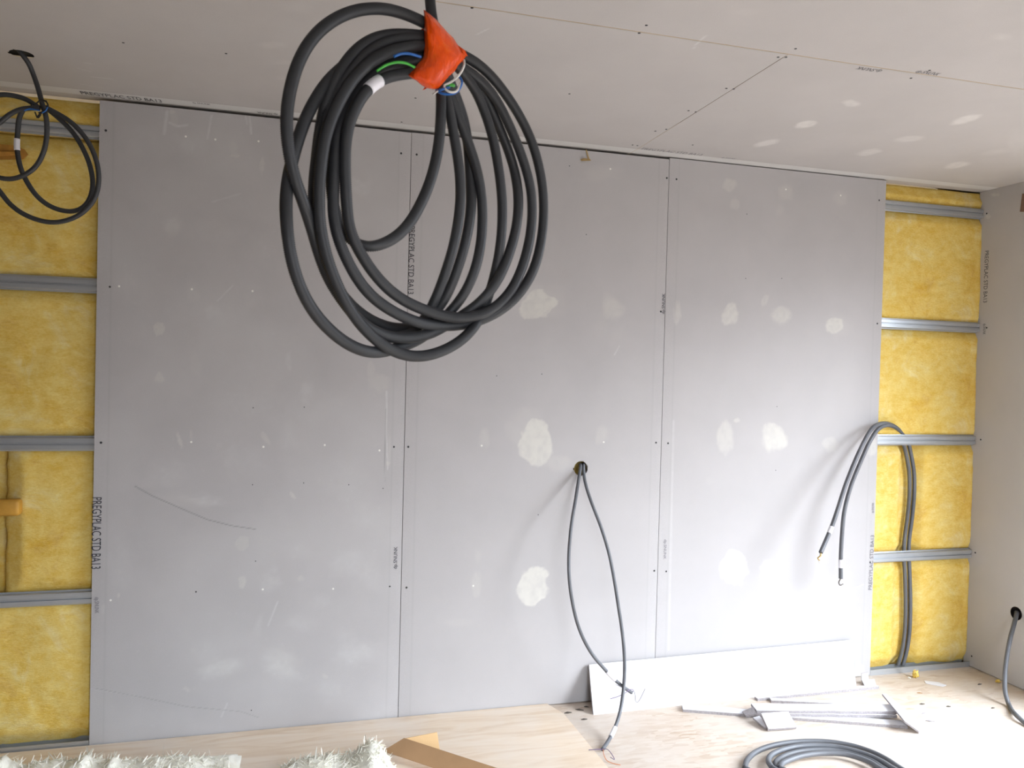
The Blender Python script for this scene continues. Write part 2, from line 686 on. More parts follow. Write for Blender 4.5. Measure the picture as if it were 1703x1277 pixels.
def set_attr(o, name, vals, total):
    a = o.data.attributes.new(name, 'FLOAT', 'POINT')
    full = np.zeros(total, np.float32)
    full[:len(vals)] = vals
    a.data.foreach_set('value', full)


# ---- printed text
def text_mesh(body, origin, xdir, ydir, length, height, parent, material, name='printed_text'):
    cu = bpy.data.curves.new('t', 'FONT')
    cu.body = body
    cu.size = 1.0
    cu.resolution_u = 3
    to = bpy.data.objects.new('t', cu)
    COL.objects.link(to)
    dg = bpy.context.evaluated_depsgraph_get()
    dg.update()
    me = bpy.data.meshes.new_from_object(to.evaluated_get(dg))
    n = len(me.vertices)
    co = np.zeros(n * 3, np.float32)
    me.vertices.foreach_get('co', co)
    co = co.reshape(-1, 3)
    lo, hi = co.min(0), co.max(0)
    xd, yd = np.array(xdir, float), np.array(ydir, float)
    xd /= np.linalg.norm(xd)
    yd = yd - (yd @ xd) * xd
    yd /= np.linalg.norm(yd)
    x = (co[:, 0] - lo[0]) / (hi[0] - lo[0]) * length
    y = (co[:, 1] - lo[1]) / (hi[1] - lo[1]) * height
    base = LOC[parent]
    P = np.array(origin)[None] + x[:, None] * xd + y[:, None] * yd - base
    me.vertices.foreach_set('co', P.astype(np.float32).ravel())
    me.update()
    me.materials.clear()
    me.materials.append(M[material])
    bpy.data.objects.remove(to)
    bpy.data.curves.remove(cu)
    o = bpy.data.objects.new(name, me)
    link(o, parent)
    LOC[o] = base
    return o


STAMP, MARK = 'PREGYPLAC STD BA13', 'dp.SNUNK'
EPS = 0.0004


def wall_text(parent, body, pa, pb, height, material='ink', up=False, Y=-EPS):
    """text on the back wall running from pixel pa to pixel pb (down the board, or up it)"""
    a, b = at(*pa, 1, Y), at(*pb, 1, Y)
    xd = b - a
    yd = np.array([-1.0, 0, 0]) if up else np.array([1.0, 0, 0])
    return text_mesh(body, a - yd * height / 2, xd, yd, np.linalg.norm(xd), height, parent, material)


def ceil_text(parent, body, pa, pb, height, flip=False, material='ink'):
    a, b = at(*pa, 2, CEIL - EPS), at(*pb, 2, CEIL - EPS)
    xd = np.array([b[0] - a[0], 0, 0])
    yd = np.array([0, 1.0 if flip else -1.0, 0])
    return text_mesh(body, a - yd * height / 2, xd, yd, abs(xd[0]), height, parent, material)


# ---- screws
def disc(c, r, nrm, th, n=12):
    c, nrm = np.array(c, float), np.array(nrm, float)
    a = np.cross(nrm, [0.3, 0.5, 0.8])
    a /= np.linalg.norm(a)
    b = np.cross(nrm, a)
    V = []
    for k, (rr, hh) in enumerate(((r, 0), (r, th * 0.6), (r * 0.55, th))):
        for i in range(n):
            t = 2 * PI * i / n
            V.append(c + rr * (math.cos(t) * a + math.sin(t) * b) + hh * nrm)
    Fs = []
    for k in range(2):
        for i in range(n):
            j = (i + 1) % n
            Fs.append((k * n + i, k * n + j, (k + 1) * n + j, (k + 1) * n + i))
    Fs.append(tuple(2 * n + i for i in range(n)))
    return V, Fs


_screw = {}


def screw(pos, nrm, parent, r=0.0045, material='screw'):
    key = (tuple(nrm), r, material)
    if key not in _screw:
        V, Fs = disc((0, 0, 0), r, nrm, 0.0012)
        _screw[key] = mesh_np('screw', V, Fs, M[material], False)
    o = bpy.data.objects.new('screw', _screw[key])
    o.location = np.array(pos) - LOC[parent]
    link(o, parent)
    return o


# ================================================================== THE ROOM
mb = MB()
mb.box((SHELL_L - 0.2, ROOM_F - 0.2, -0.2), (ROOM_R + 0.3, 0.20, 0.0))
structure(mb.obj('floor', M['osb'], origin=(0, 0, 0)))

mb = MB()
mb.box((SHELL_L - 0.2, 0.13, 0), (ROOM_R + 0.3, 0.3, 2.6))
structure(mb.obj('wall_back', M['plaster']))
mb = MB()
mb.box((SHELL_L - 0.2, ROOM_F, 0), (SHELL_L, 0.13, 2.6))
structure(mb.obj('wall_left', M['plaster']))
mb = MB()
mb.box((SHELL_L - 0.2, ROOM_F - 0.2, 0), (FW_X0, ROOM_F, 2.6))
mb.box((FW_X1, ROOM_F - 0.2, 0), (ROOM_R + 0.3, ROOM_F, 2.6))
mb.box((FW_X0, ROOM_F - 0.2, FW_Z1), (FW_X1, ROOM_F, 2.6))
structure(mb.obj('wall_front', M['plaster']))

# ---- ceiling: boards with two open joints, tapered pale edge along the back wall
CX = 2.205
CEIL_PATCH = [(1415, 172, 19, 7, .55, .5, 5), (1340, 207, 20, 7, .75, .4, -10), (1275, 238, 28, 6, .65, .5, -12), (1605, 199, 32, 7, .7, .45, -14),
              (1513, 231, 30, 6, .42, .6, -6), (1447, 253, 26, 6, .5, .5, -8), (1592, 275, 25, 6, .55, .5, -8), (1665, 62, 26, 10, .22, .9),
              (1660, 252, 40, 8, .25, .9, -8), (455, 75, 34, 9, .20, .8), (470, 104, 26, 7, .16, .9), (475, 130, 28, 7, .16, .9), (500, 12, 46, 18, .14, 1.0),
              (1620, 300, 60, 14, .18, .9), (1240, 20, 30, 9, .08, .8), (1690, 240, 20, 30, .18, .9)]
CEIL_LINES = [([(1153, 80), (1165, 66), (1178, 58)], 1.0, .35), ([(792, 58), (812, 48)], 1.0, .35), ([(128, 113), (150, 119)], 1.2, .22),
              ([(152, 128), (185, 131)], 1.2, .28), ([(135, 140), (170, 146)], 1.0, .2), ([(140, 104), (150, 106)], 1.2, .3)]
HOLE_L = at(36, 90, 2, CEIL)
HANG = deep(714, 0, 1.45)            # the big coil's cable leaves the ceiling above this point
HOLE_C = np.array([0.965, -1.93, CEIL])
taper_w = 0.075
cells = [(ROOM_L, CX - 0.0012, -1.198, 0.055, []), (CX + 0.0012, ROOM_R + 0.05, -1.198, 0.055, []), (ROOM_L, ROOM_R + 0.05, -2.30, -1.2025, [])]
cells[0][4].append((HOLE_L[0], HOLE_L[1], 0.036))
cells[2][4].append((HOLE_C[0], HOLE_C[1], 0.030))
AV, AF, fills, dusts, marks = [], [], [], [], []
k = 0
for (x0, x1, y0, y1, holes) in cells:
    U, Vv, Fq = panel(x0, x1, y0, y1, 0.0066, CEIL, 2, holes)
    Z = np.full(len(U), CEIL)
    if y1 > 0:
        Z += np.clip((Vv + taper_w) / taper_w, 0, 1) * 0.003
    AV.append(np.stack([U, Vv, Z], 1))
    AF.append(Fq[:, ::-1] + k)
    k += len(U)
    fills.append(patch_field(U, Vv, CEIL, 2, CEIL_PATCH, 3))
    d = line_field(U, Vv, CEIL, 2, CEIL_LINES)
    d += 0.10 * np.clip(fbm(U * 1.7, Vv * 2.3, 5) - 0.52, 0, 1)
    edge = (Vv > -taper_w) & (Vv <= 0.002) if y1 > 0 else np.zeros(len(U), bool)
    d = np.where(edge, np.maximum(d, 0.50), d)
    dusts.append(d)
    mk = np.where((Vv > -taper_w - 0.008) & (Vv <= -taper_w + 0.004), 0.25 * fbm(U * 9, Vv * 3, 8), 0) if y1 > 0 else np.zeros(len(U))
    marks.append(mk)
V = np.vstack(AV)
extra = MB()
extra.box((SHELL_L - 0.2, ROOM_F - 0.2, CEIL + 0.012), (ROOM_R + 0.3, 0.20, CEIL + 0.10), 1)
for hx, hy in ((HOLE_L[0], HOLE_L[1]), (HOLE_C[0], HOLE_C[1])):
    extra.box((hx - 0.05, hy - 0.05, CEIL + 0.0105), (hx + 0.05, hy + 0.05, CEIL + 0.0115), 2)  # flat black sheet painting the unlit depth of each hole
extra.box((ROOM_L, -1.22, CEIL + 0.0007), (ROOM_R, -1.18, CEIL + 0.0045), 1)
extra.box((SHELL_L - 0.2, ROOM_F - 0.2, CEIL), (ROOM_R + 0.05, -2.30, CEIL + 0.012), 0)
extra.box((SHELL_L - 0.2, -2.30, CEIL), (ROOM_L, 0.13, CEIL + 0.012), 0)
EV, EF = np.array(extra.V), np.array(extra.F)
nb = len(V)
faces = np.vstack(AF + [EF + nb])
mi = np.r_[np.zeros(sum(len(a) for a in AF)), np.array(extra.I)]
ceiling = obj('ceiling', np.vstack([V, EV]), faces, [M['ceiling'], M['seam'], M['black']], None, False, mi, origin=(0, 0, CEIL))
structure(ceiling)
for nm, arr in (('fill', fills), ('dust', dusts), ('mark', marks)):
    set_attr(ceiling, nm, np.concatenate(arr), nb + len(EV))
for (px, py) in [(1075, 42), (1063, 55), (1323, 81), (1294, 95), (1307, 95), (1208, 147), (1220, 148), (1145, 184), (1157, 186), (1090, 218), (1108, 215),
                 (1052, 241), (1060, 242), (1152, 241), (785, 13), (947, 156), (1546, 117), (1515, 130), (691, 163), (205, 71), (376, 89), (668, 203)]:
    screw(at(px, py, 2, CEIL), (0, 0, -1), ceiling, 0.0042)
ceil_text(ceiling, STAMP, (134, 154), (268, 167), 0.036)
ceil_text(ceiling, STAMP, (1068, 247), (1165, 259), 0.030, material='ink_grey')
ceil_text(ceiling, MARK, (1466, 118), (1427, 112), 0.030, flip=True)
ceil_text(ceiling, MARK, (1524, 119), (1562, 124), 0.030)
ceil_text(ceiling, MARK, (320, 171), (350, 174), 0.022)
ceil_text(ceiling, MARK, (462, 190), (427, 186), 0.030, flip=True)
ceil_text(ceiling, MARK, (1200, 262), (1222, 265), 0.022, material='ink_grey')
ceil_text(ceiling, MARK, (1428, 295), (1402, 292), 0.026, flip=True, material='ink_grey')

# ---- right wall: plasterboard face with the round outlet hole, then the opening for daylight
HOLE_R = at(1690, 1020, 0, ROOM_R)
U, Vv, Fq = panel(WIN_Y1, 0.045, 0.004, CEIL, 0.006, ROOM_R, 0, [(HOLE_R[1], HOLE_R[2], 0.033)])
V = np.stack([np.full(len(U), ROOM_R), U, Vv], 1)
mb = MB()
T0, T1 = ROOM_R + 0.05, ROOM_R + 0.30
mb.box((T0, WIN_Y1, 0), (T1, 0.13, 2.6), 1)
mb.box((ROOM_R, WIN_Y1 - 0.001, 0), (T0, WIN_Y1 + 0.012, CEIL), 1)
mb.box((ROOM_R, ROOM_F, 0), (T1, WIN_Y0, 2.6), 1)
mb.box((ROOM_R, WIN_Y0, WIN_Z1), (T1, WIN_Y1, 2.6), 1)
mb.box((ROOM_R, WIN_Y0, 0), (T1, WIN_Y1, WIN_Z0), 1)
EV, EF = np.array(mb.V), np.array(mb.F)
nb = len(V)
wall_r = obj('wall_right', np.vstack([V, EV]), np.vstack([Fq[:, ::-1], EF + nb]), [M['board'], M['plaster']], None, False,
             np.r_[np.zeros(len(Fq)), np.ones(len(EF))], origin=(ROOM_R, 0, 0))
structure(wall_r)
set_attr(wall_r, 'fill', patch_field(U, Vv, ROOM_R, 0, [(1643, 360, 6, 5, .6, .4), (1655, 324, 9, 3, .6, .4)], 9), nb + len(EV))
set_attr(wall_r, 'dust', 0.10 * fbm(U * 3, Vv * 2, 11), nb + len(EV))
set_attr(wall_r, 'mark', 0 * U, nb + len(EV))
for (px, py) in [(1641, 355), (1641, 545), (1631, 731), (1622, 919), (1616, 1091)]:
    screw(at(px, py, 0, ROOM_R), (-1, 0, 0), wall_r, 0.0045)
a, b = at(1641, 417, 0, ROOM_R - EPS), at(1638, 503, 0, ROOM_R - EPS)
text_mesh(STAMP, a - np.array([0, -1, 0]) * 0.011, b - a, (0, -1, 0), np.linalg.norm(b - a), 0.024, wall_r, 'ink')
a, b = at(1637, 538, 0, ROOM_R - EPS), at(1636, 556, 0, ROOM_R - EPS)
text_mesh(MARK, a - np.array([0, -1, 0]) * 0.011, b - a, (0, -1, 0), np.linalg.norm(b - a), 0.022, wall_r, 'ink')

# ================================================================== THE WALL BOARDS
TAPER, TD = 0.05, 0.0016
b_step = 0.0045
HOLE_M = at(966, 779, 1, 0.0)
HOLE_RAD = 0.033

FILL1 = [(265, 545, 10, 13, .62, .3, 20), (265, 628, 9, 9, .5, .35), (320, 482, 17, 24, .22, .8), (325, 610, 12, 34, .20, .8, -10), (630, 636, 20, 21, .28, .5),
         (403, 903, 13, 15, .34, .3, 20), (404, 966, 7, 13, .55, .35, 12), (455, 966, 18, 10, .14, .7), (487, 824, 4, 8, .65, .4, -35),
         (441, 728, 6, 16, .42, .5, -30), (299, 733, 5, 13, .62, .4, -20), (318, 725, 3, 12, .3, .6), (289, 196, 9, 20, .26, .7), (388, 245, 9, 14, .24, .6), (391, 259, 9, 4, .4, .5),
         (436, 275, 5, 17, .42, .45, 5), (287, 186, 6, 4, .6, .5), (500, 961, 8, 6, .35, .6), (372, 1108, 40, 22, .17, .7, -10), (470, 1098, 42, 26, .20, .7, 25),
         (310, 1146, 8, 6, .3, .6, 30), (541, 1124, 6, 4, .4, .6, 30), (617, 615, 9, 20, .30, .5), (648, 748, 4, 32, .30, .6), (172, 1012, 4, 12, .3, .6, 15),
         (286, 378, 16, 18, .22, .6), (300, 830, 60, 14, .16, .8, 12), (197, 990, 3, 5, .5, .5), (645, 771, 4, 5, .7, .4)]
DUST1 = [(605, 310, 26, 22, .28, .9), (290, 375, 22, 17, .22, .9), (355, 390, 60, 30, .10, 1), (240, 240, 60, 60, .12, 1), (320, 240, 40, 25, .14, 1), (210, 480, 20, 45, .10, .5),
         (440, 420, 50, 70, .10, 1), (350, 520, 25, 25, .16, .9), (420, 500, 30, 25, .14, .9), (420, 680, 120, 70, .12, 1), (270, 790, 60, 30, .18, 1), (340, 830, 50, 16, .26, .9),
         (510, 650, 22, 30, .22, .9), (480, 720, 24, 40, .16, .9), (560, 800, 60, 60, .12, 1), (480, 600, 8, 24, .2, .8), (420, 770, 60, 40, .12, 1), (620, 860, 40, 40, .12, 1),
         (490, 910, 40, 30, .16, .9), (580, 930, 40, 30, .22, .9), (610, 950, 30, 40, .16, 1), (430, 1040, 12, 40, .18, .7, 15), (340, 1090, 34, 40, .16, 1), (365, 1115, 50, 22, .34, .8, -10),
         (470, 1105, 55, 30, .32, .8, 25), (590, 1090, 60, 40, .26, 1), (500, 1040, 34, 26, .16, .7), (560, 1150, 70, 40, .16, 1), (200, 940, 30, 60, .14, .6), (455, 965, 26, 26, .26, .6),
         (620, 1190, 40, 30, .16, 1), (380, 750, 30, 40, .18, .5), (540, 1000, 26, 20, .14, .7)]
LINES1 = [([(278, 186), (273, 222)], 2.2, .30), ([(282, 204), (296, 210), (312, 208)], 1.5, .30), ([(352, 192), (345, 230)], 1.3, .25), ([(415, 192), (418, 222)], 1.4, .3),
          ([(408, 190), (411, 206)], 1.2, .25), ([(643, 650), (643, 730), (645, 780)], 1.0, .35), ([(462, 1000), (446, 1040)], 1.2, .25), ([(378, 1170), (368, 1192)], 1.2, .2),
          ([(388, 474), (362, 500)], 1.2, .16), ([(352, 336), (400, 322)], 1.2, .14), ([(150, 1146), (230, 1157)], .7, .12)]
MARK1 = [([(224, 808), (252, 824), (300, 845), (345, 864), (385, 874), (425, 880)], 0.75, .42), ([(641, 680), (640, 720), (640, 800)], .6, .35),
         ([(160, 1145), (230, 1158), (310, 1175), (400, 1183), (430, 1193)], .6, .22)]
FILL2 = [(895, 508, 34, 25, .80, .16, -10), (888, 737, 31, 36, .90, .14), (888, 973, 29, 33, .90, .14, 8), (1020, 510, 24, 26, .40, .6, -15), (806, 728, 12, 22, .26, .7), (1001, 722, 13, 24, .26, .7, 15),
         (792, 972, 11, 28, .28, .6, 8), (1005, 288, 40, 20, .16, .8), (925, 770, 34, 18, .22, .6), (895, 500, 60, 40, .14, .6), (1025, 560, 26, 30, .10, .9), (795, 925, 10, 18, .16, .8),
         (880, 720, 40, 42, .16, .5), (1000, 540, 30, 40, .10, .9), (760, 1035, 34, 10, .12, .8)]
FILL3 = [(1213, 308, 15, 13, .42, .4, -25), (1222, 340, 9, 13, .28, .6), (1307, 320, 17, 20, .24, .6), (1296, 350, 10, 14, .16, .8), (1398, 330, 14, 16, .24, .7), (1127, 521, 8, 22, .42, .5),
         (1214, 525, 14, 21, .66, .35, 12), (1298, 524, 20, 20, .58, .45, 8), (1388, 541, 20, 18, .72, .3, -20), (1206, 727, 16, 32, .50, .35), (1288, 726, 22, 30, .72, .3, -10),
         (1380, 738, 15, 16, .36, .45), (1220, 947, 30, 32, .90, .3), (1285, 948, 22, 22, .62, .45), (1450, 740, 10, 20, .5, .4), (1272, 500, 7, 12, .34, .5, 20), (1226, 699, 6, 5, .5, .5),
         (1430, 1120, 10, 20, .7, .4), (1397, 545, 30, 30, .16, .8), (1180, 800, 14, 10, .10, .9)]
LINES3 = [([(1120, 700), (1112, 1080)], 2.0, .16)]


def big_board(x0, x1, z0, z1, fill, dust, lines, mk, seed, label, hole=None):
    holes = [(hole[0], hole[2], HOLE_RAD)] if hole is not None else []
    U, Vv, Fq = panel(x0, x1, z0, z1, b_step, 0.0, 1, holes)
    ed = np.minimum(U - x0, x1 - U)
    Y = TD * np.clip(1 - ed / TAPER, 0, 1)
    V = np.stack([U, Y, Vv], 1)
    nb = len(V)
    e = MB()
    th = 0.0125
    cx, cz, r = (hole[0], hole[2], HOLE_RAD) if hole is not None else ((x0 + x1) / 2, (z0 + z1) / 2, 0)
    q = r * 1.02
    for (a0, a1, c0, c1) in ((x0, cx - q, z0, z1), (cx + q, x1, z0, z1), (cx - q, cx + q, z0, cz - q), (cx - q, cx + q, cz + q, z1)):
        if a1 > a0 and c1 > c0:
            e.add([(a0, th, c0), (a0, th, c1), (a1, th, c1), (a1, th, c0)], [(0, 1, 2, 3)], 0)
    e.add([(x0, TD, z0), (x0, TD, z1), (x0, th, z1), (x0, th, z0)], [(0, 1, 2, 3)], 0)
    e.add([(x1, TD, z0), (x1, th, z0), (x1, th, z1), (x1, TD, z1)], [(0, 1, 2, 3)], 0)
    e.add([(x0, 0, z1), (x1, 0, z1), (x1, th, z1), (x0, th, z1)], [(0, 1, 2, 3)], 1)
    e.add([(x0, 0, z0), (x0, th, z0), (x1, th, z0), (x1, 0, z0)], [(0, 1, 2, 3)], 1)
    if r:
        n = 48
        P = [(cx + r * math.cos(2 * PI * i / n), cz + r * math.sin(2 * PI * i / n)) for i in range(n)]
        e.add([(x, 0, z) for x, z in P] + [(x, th, z) for x, z in P], [(i, n + i, n + (i + 1) % n, (i + 1) % n) for i in range(n)], 1)
    EV, EF = np.array(e.V), np.array(e.F)
    o = obj('plasterboard', np.vstack([V, EV]), np.vstack([Fq, EF + nb]), [M['board'], M['core']], None, False,
            np.r_[np.zeros(len(Fq)), np.array(e.I)], origin=((x0 + x1) / 2, 0, z0))
    fv = patch_field(U, Vv, 0.0, 1, fill, seed, 0.95 if dust else 0.75) * (0.78 if dust else 1.0)
    dv = 0.62 * patch_field(U, Vv, 0.0, 1, [(*p[:5], 1.0, *p[6:]) for p in dust], seed + 300, 1.3) if dust else np.zeros(len(U))
    dv = np.maximum(dv, line_field(U, Vv, 0.0, 1, lines)) if lines else dv
    big = fbm(U * 2.2 + seed, Vv * 2.6, seed + 20, 5)
    speck = fbm(U * 60, Vv * 60, seed + 60, 2)
    k = 0.42 if dust else 0.12
    dv = np.clip(dv * (0.55 + 0.9 * speck) + k * np.clip(big - 0.50, 0, 1) + (0.5 if dust else 0.2) * np.clip(speck - 0.83, 0, 1), 0, 1)
    mv = line_field(U, Vv, 0.0, 1, mk) if mk else np.zeros(len(U))
    # the tapered edge reads as a faint line where it starts
    mv = np.maximum(mv, 0.07 * np.clip(1 - np.abs(ed - TAPER) / 0.006, 0, 1))
    for nm, a in (('fill', fv), ('dust', dv), ('mark', mv)):
        set_attr(o, nm, a, nb + len(EV))
    return tag(o, label, 'plasterboard', 'full height plasterboards of the back wall')


B0, B1, B2, B3 = 0.0, 1.2, 2.4, 3.6
board1 = big_board(B0, B1 - 0.0012, 0.004, 2.506, FILL1, DUST1, LINES1, MARK1, 1,
                   'grey plasterboard scuffed with white dust, beside the left yellow insulation')
board2 = big_board(B1 + 0.0012, B2 - 0.0012, 0.004, 2.507, FILL2, [], [([(1022, 590), (1030, 575)], 1.2, .25)], [], 2,
                   'middle grey plasterboard with the round hole and two hanging conduits', HOLE_M)
board3 = big_board(B2 + 0.0012, B3, 0.004, 2.514, FILL3, [], LINES3, [], 3,
                   'grey plasterboard with rows of white filler spots, beside the right insulation')

for bd, pts in ((board1, [(176, 217), (183, 477), (168, 736), (326, 984), (667, 255), (655, 743), (648, 975), (640, 1196)]),
                (board2, [(693, 257), (679, 743), (676, 977), (1109, 296), (1099, 518), (1091, 736), (1088, 949)]),
                (board3, [(1125, 298), (1111, 737), (1108, 950), (1462, 333), (1459, 538), (1447, 935)])):
    for p in pts:
        screw(at(*p, 1, 0.001), (0, -1, 0), bd, 0.0046)
for bd, pts in ((board1, [(309, 227), (430, 235), (198, 476), (319, 481), (420, 484), (318, 735), (438, 743), (540, 740), (631, 749), (437, 980), (554, 979), (184, 998), (358, 232)]),
                (board2, [(801, 741), (1004, 735), (787, 974), (1015, 281)]),
                (board3, [(1307, 315), (1398, 325)])):
    for p in pts:
        s_ = screw(at(*p, 1, 0.0004), (0, -1, 0), bd, 0.0042, 'screw_white')
        s_['label'] = 'screw covered with white filler'
for bd, pts in ((board1, [(421, 678), (506, 677), (420, 806), (505, 803), (580, 806), (637, 812), (418, 1181), (425, 933)]),
                (board2, [(826, 625), (901, 622), (895, 856), (947, 276), (975, 390)]), (board3, [(1240, 463), (1300, 463), (1242, 356), (1292, 676), (1290, 782)])):
    for p in pts:
        screw(at(*p, 1, 0.0004), (0, -1, 0), bd, 0.0022)

wall_text(board1, STAMP, (161.5, 827), (159.5, 946), 0.033)
wall_text(board1, MARK, (160, 993), (160, 1020), 0.020, 'ink_grey')
wall_text(board1, MARK, (658, 946), (659, 909), 0.020, 'ink', up=True)
wall_text(board2, STAMP, (685.5, 376), (683, 489), 0.024)
wall_text(board2, MARK, (681, 534), (680, 566), 0.020, 'ink_grey')
wall_text(board2, MARK, (1103.5, 522), (1104.5, 488), 0.020, 'ink', up=True)
wall_text(board3, MARK, (1106, 897), (1105, 930), 0.018, 'ink_grey')
wall_text(board3, STAMP, (1447, 981), (1451, 890), 0.021, 'ink_grey', up=True)
wall_text(board3, MARK, (1452, 853), (1452.5, 836), 0.018, 'ink_grey', up=True)


# ================================================================== INSULATION
def batt(x0, x1, z0, z1, y, label, step=0.012, seed=0, amp=0.007, ragged=0.004, group='yellow glass wool batts', dents=()):
    nu, nv = max(6, int((x1 - x0) / step)), max(6, int((z1 - z0) / step))
    u, v = np.linspace(x0, x1, nu + 1), np.linspace(z0, z1, nv + 1)
    U, Vv = np.meshgrid(u, v, indexing='ij')
    # rounded, slightly ragged outline
    e = np.minimum(np.minimum(U - x0, x1 - U), np.minimum(Vv - z0, z1 - Vv))
    Y = y + amp * (fbm(U * 7, Vv * 7, seed) - 0.5) * 2 + 0.004 * (fbm(U * 45, Vv * 45, seed + 5) - 0.5) + 0.030 * np.clip(1 - e / 0.06, 0, 1)
    for dx_, dw_, dd_ in dents:
        Y += dd_ * np.exp(-((U - dx_) / dw_) ** 4)
    Uj = U + np.where((U == x0) | (U == x1), ragged * (vnoise(Vv * 30, Vv * 0 + seed, seed + 2) - 0.5) * 2, 0)
    V = np.stack([Uj.ravel(), Y.ravel(), Vv.ravel()], 1)
    idx = np.arange(len(V)).reshape(nu + 1, nv + 1)
    Fq = np.stack([idx[:-1, :-1], idx[1:, :-1], idx[1:, 1:], idx[:-1, 1:]], -1).reshape(-1, 4)
    # sides and back
    ring = np.r_[idx[:, 0], idx[-1, 1:], idx[-2::-1, -1], idx[0, -2:0:-1]]
    nb = len(V)
    VB = V[ring].copy()
    VB[:, 1] = 0.125
    j = np.arange(len(ring))
    j2 = (j + 1) % len(ring)
    side = np.stack([ring[j], nb + j, nb + j2, ring[j2]], -1)
    o = obj('insulation_batt', np.vstack([V, VB]), np.vstack([Fq, side]), M['wool'])
    return tag(o, label, 'insulation', group)


CDX = at(1511, 860, 1, 0.04)[0]
RZ = [0.0, 0.595, 1.19, 1.79, 2.392]
LX0 = at(8, 860, 1, 0.03)[0]
# left strip: the lower batt ends at a vertical joint, the upper one runs out of the frame
batt(ROOM_L, 0.06, RZ[4] - 0.028, 2.508, 0.027, 'narrow band of yellow wool above the top left steel rail', seed=1)
batt(ROOM_L, 0.06, RZ[3], RZ[4] - 0.032, 0.027, 'yellow wool behind the small hanging coil, between the top two left rails', seed=2)
batt(ROOM_L, 0.06, RZ[2], RZ[3], 0.027, 'yellow wool between the second and third left rails', seed=3)
batt(LX0, 0.06, RZ[1], RZ[2], 0.027, 'yellow wool between the third and fourth left rails, beside the ochre peg', seed=4)
batt(ROOM_L, LX0 - 0.012, RZ[1], RZ[2], 0.056, 'sliver of yellow wool past the vertical joint at the left picture edge', seed=5, amp=0.016)
batt(ROOM_L, 0.06, 0.012, RZ[1], 0.027, 'lowest yellow wool of the left strip, above the floor track', seed=6)
batt(3.55, ROOM_R + 0.055, RZ[4], 2.512, 0.024, 'narrow band of yellow wool above the top right steel rail', seed=7, amp=0.008)
batt(3.55, ROOM_R + 0.055, RZ[3], RZ[4], 0.024, 'yellow wool between the top two right rails', seed=8, amp=0.008)
batt(3.55, ROOM_R + 0.055, RZ[2], RZ[3], 0.024, 'yellow wool right of the filler spots, above the conduit bend', seed=9, amp=0.008, dents=())
batt(3.55, ROOM_R + 0.055, RZ[1], RZ[2], 0.026, 'yellow wool behind the bend of the paired conduits on the right', seed=10, amp=0.006, dents=[(CDX, 0.065, 0.040)])
batt(3.55, ROOM_R + 0.055, 0.012, RZ[1], 0.026, 'lowest yellow wool of the right strip, behind the rising conduits', seed=11, amp=0.006, dents=[(CDX - 0.008, 0.070, 0.040)])
batt(HOLE_M[0] - 0.3, HOLE_M[0] + 0.3, HOLE_M[2] - 0.3, HOLE_M[2] + 0.3, 0.060, 'yellow wool glimpsed through the round hole of the middle board', seed=12, amp=0.004, step=0.02)

# kraft flap and peg on the left
mb = MB()
q = [at(-30, 238, 1, 0.006), at(20, 241, 1, 0.004), at(40, 248, 1, 0.004), at(46, 256, 1, 0.008), at(38, 264, 1, 0.008), at(-30, 266, 1, 0.010)]
mb.slab(q, (0, 0.008, 0), 0, 0)
mb.slab([at(-30, 252, 1, -0.006), at(26, 252, 1, -0.004), at(30, 257, 1, -0.001), at(-30, 259, 1, -0.001)], (0, 0.012, 0), 0, 0)
tag(mb.obj('paper_flap', M['kraft']), 'brown torn paper flap on the wool behind the small coil', 'flap')

pg = at(-25, 845, 1, 0.0)
pe = at(33, 845, 1, 0.0)
N_ = 14
V, Fs = [], []
secs = [(pg[0] - 0.10, 1.0), (pe[0] - 0.012, 1.0), (pe[0] - 0.004, 0.94), (pe[0], 0.78)]
hh, dd = 0.031, 0.026
for (x, s) in secs:
    for i in range(N_):
        t = 2 * PI * i / N_
        c, s2 = math.cos(t), math.sin(t)
        sq = lambda a: math.copysign(abs(a) ** 0.45, a)
        V.append((x, 0.010 + dd * s * sq(c), pg[2] + hh * s * sq(s2)))
for k in range(len(secs) - 1):
    for i in range(N_):
        j = (i + 1) % N_
        Fs.append((k * N_ + i, k * N_ + j, (k + 1) * N_ + j, (k + 1) * N_ + i))
Fs.append(tuple((len(secs) - 1) * N_ + i for i in range(N_)))
Fs.append(tuple(range(N_ - 1, -1, -1)))
tag(obj('peg', V, Fs, M['peg'], None, True), 'ochre blunt peg jutting in from the left picture edge over yellow wool', 'peg')

# ================================================================== STEEL RAILS
def rail(x0, x1, z, label, h=0.0485, group='horizontal steel rails', joint=None):
    yb, yf = 0.031, 0.0128
    prof = [(yb, -h / 2 - 0.006), (yb - 0.001, -h / 2), (yf + 0.002, -h / 2 + 0.001), (yf, -h / 2 + 0.003), (yf, -0.0050), (yf + 0.0075, -0.0036), (yf + 0.0075, 0.0020),
            (yf, 0.0034), (yf, h / 2 - 0.003), (yf + 0.002, h / 2 - 0.001), (yb - 0.001, h / 2), (yb, h / 2 + 0.006)]
    V, Fs = [], []
    n = len(prof)
    for x in (x0, x1):
        V += [(x, y, z + c) for y, c in prof]
        V += [(x, y + 0.0008, z + c) for y, c in prof]
    for i in range(n - 1):
        Fs.append((i, 2 * n + i, 2 * n + i + 1, i + 1))
        Fs.append((n + i, n + i + 1, 3 * n + i + 1, 3 * n + i))
    for s in (0, 2 * n):
        for i in range(n - 1):
            Fs.append((s + i, s + i + 1, s + n + i + 1, s + n + i) if s == 0 else (s + i, s + n + i, s + n + i + 1, s + i + 1))
    o = obj('steel_rail', V, Fs, M['steel'], None, False)
    return tag(o, label, 'rail', group)


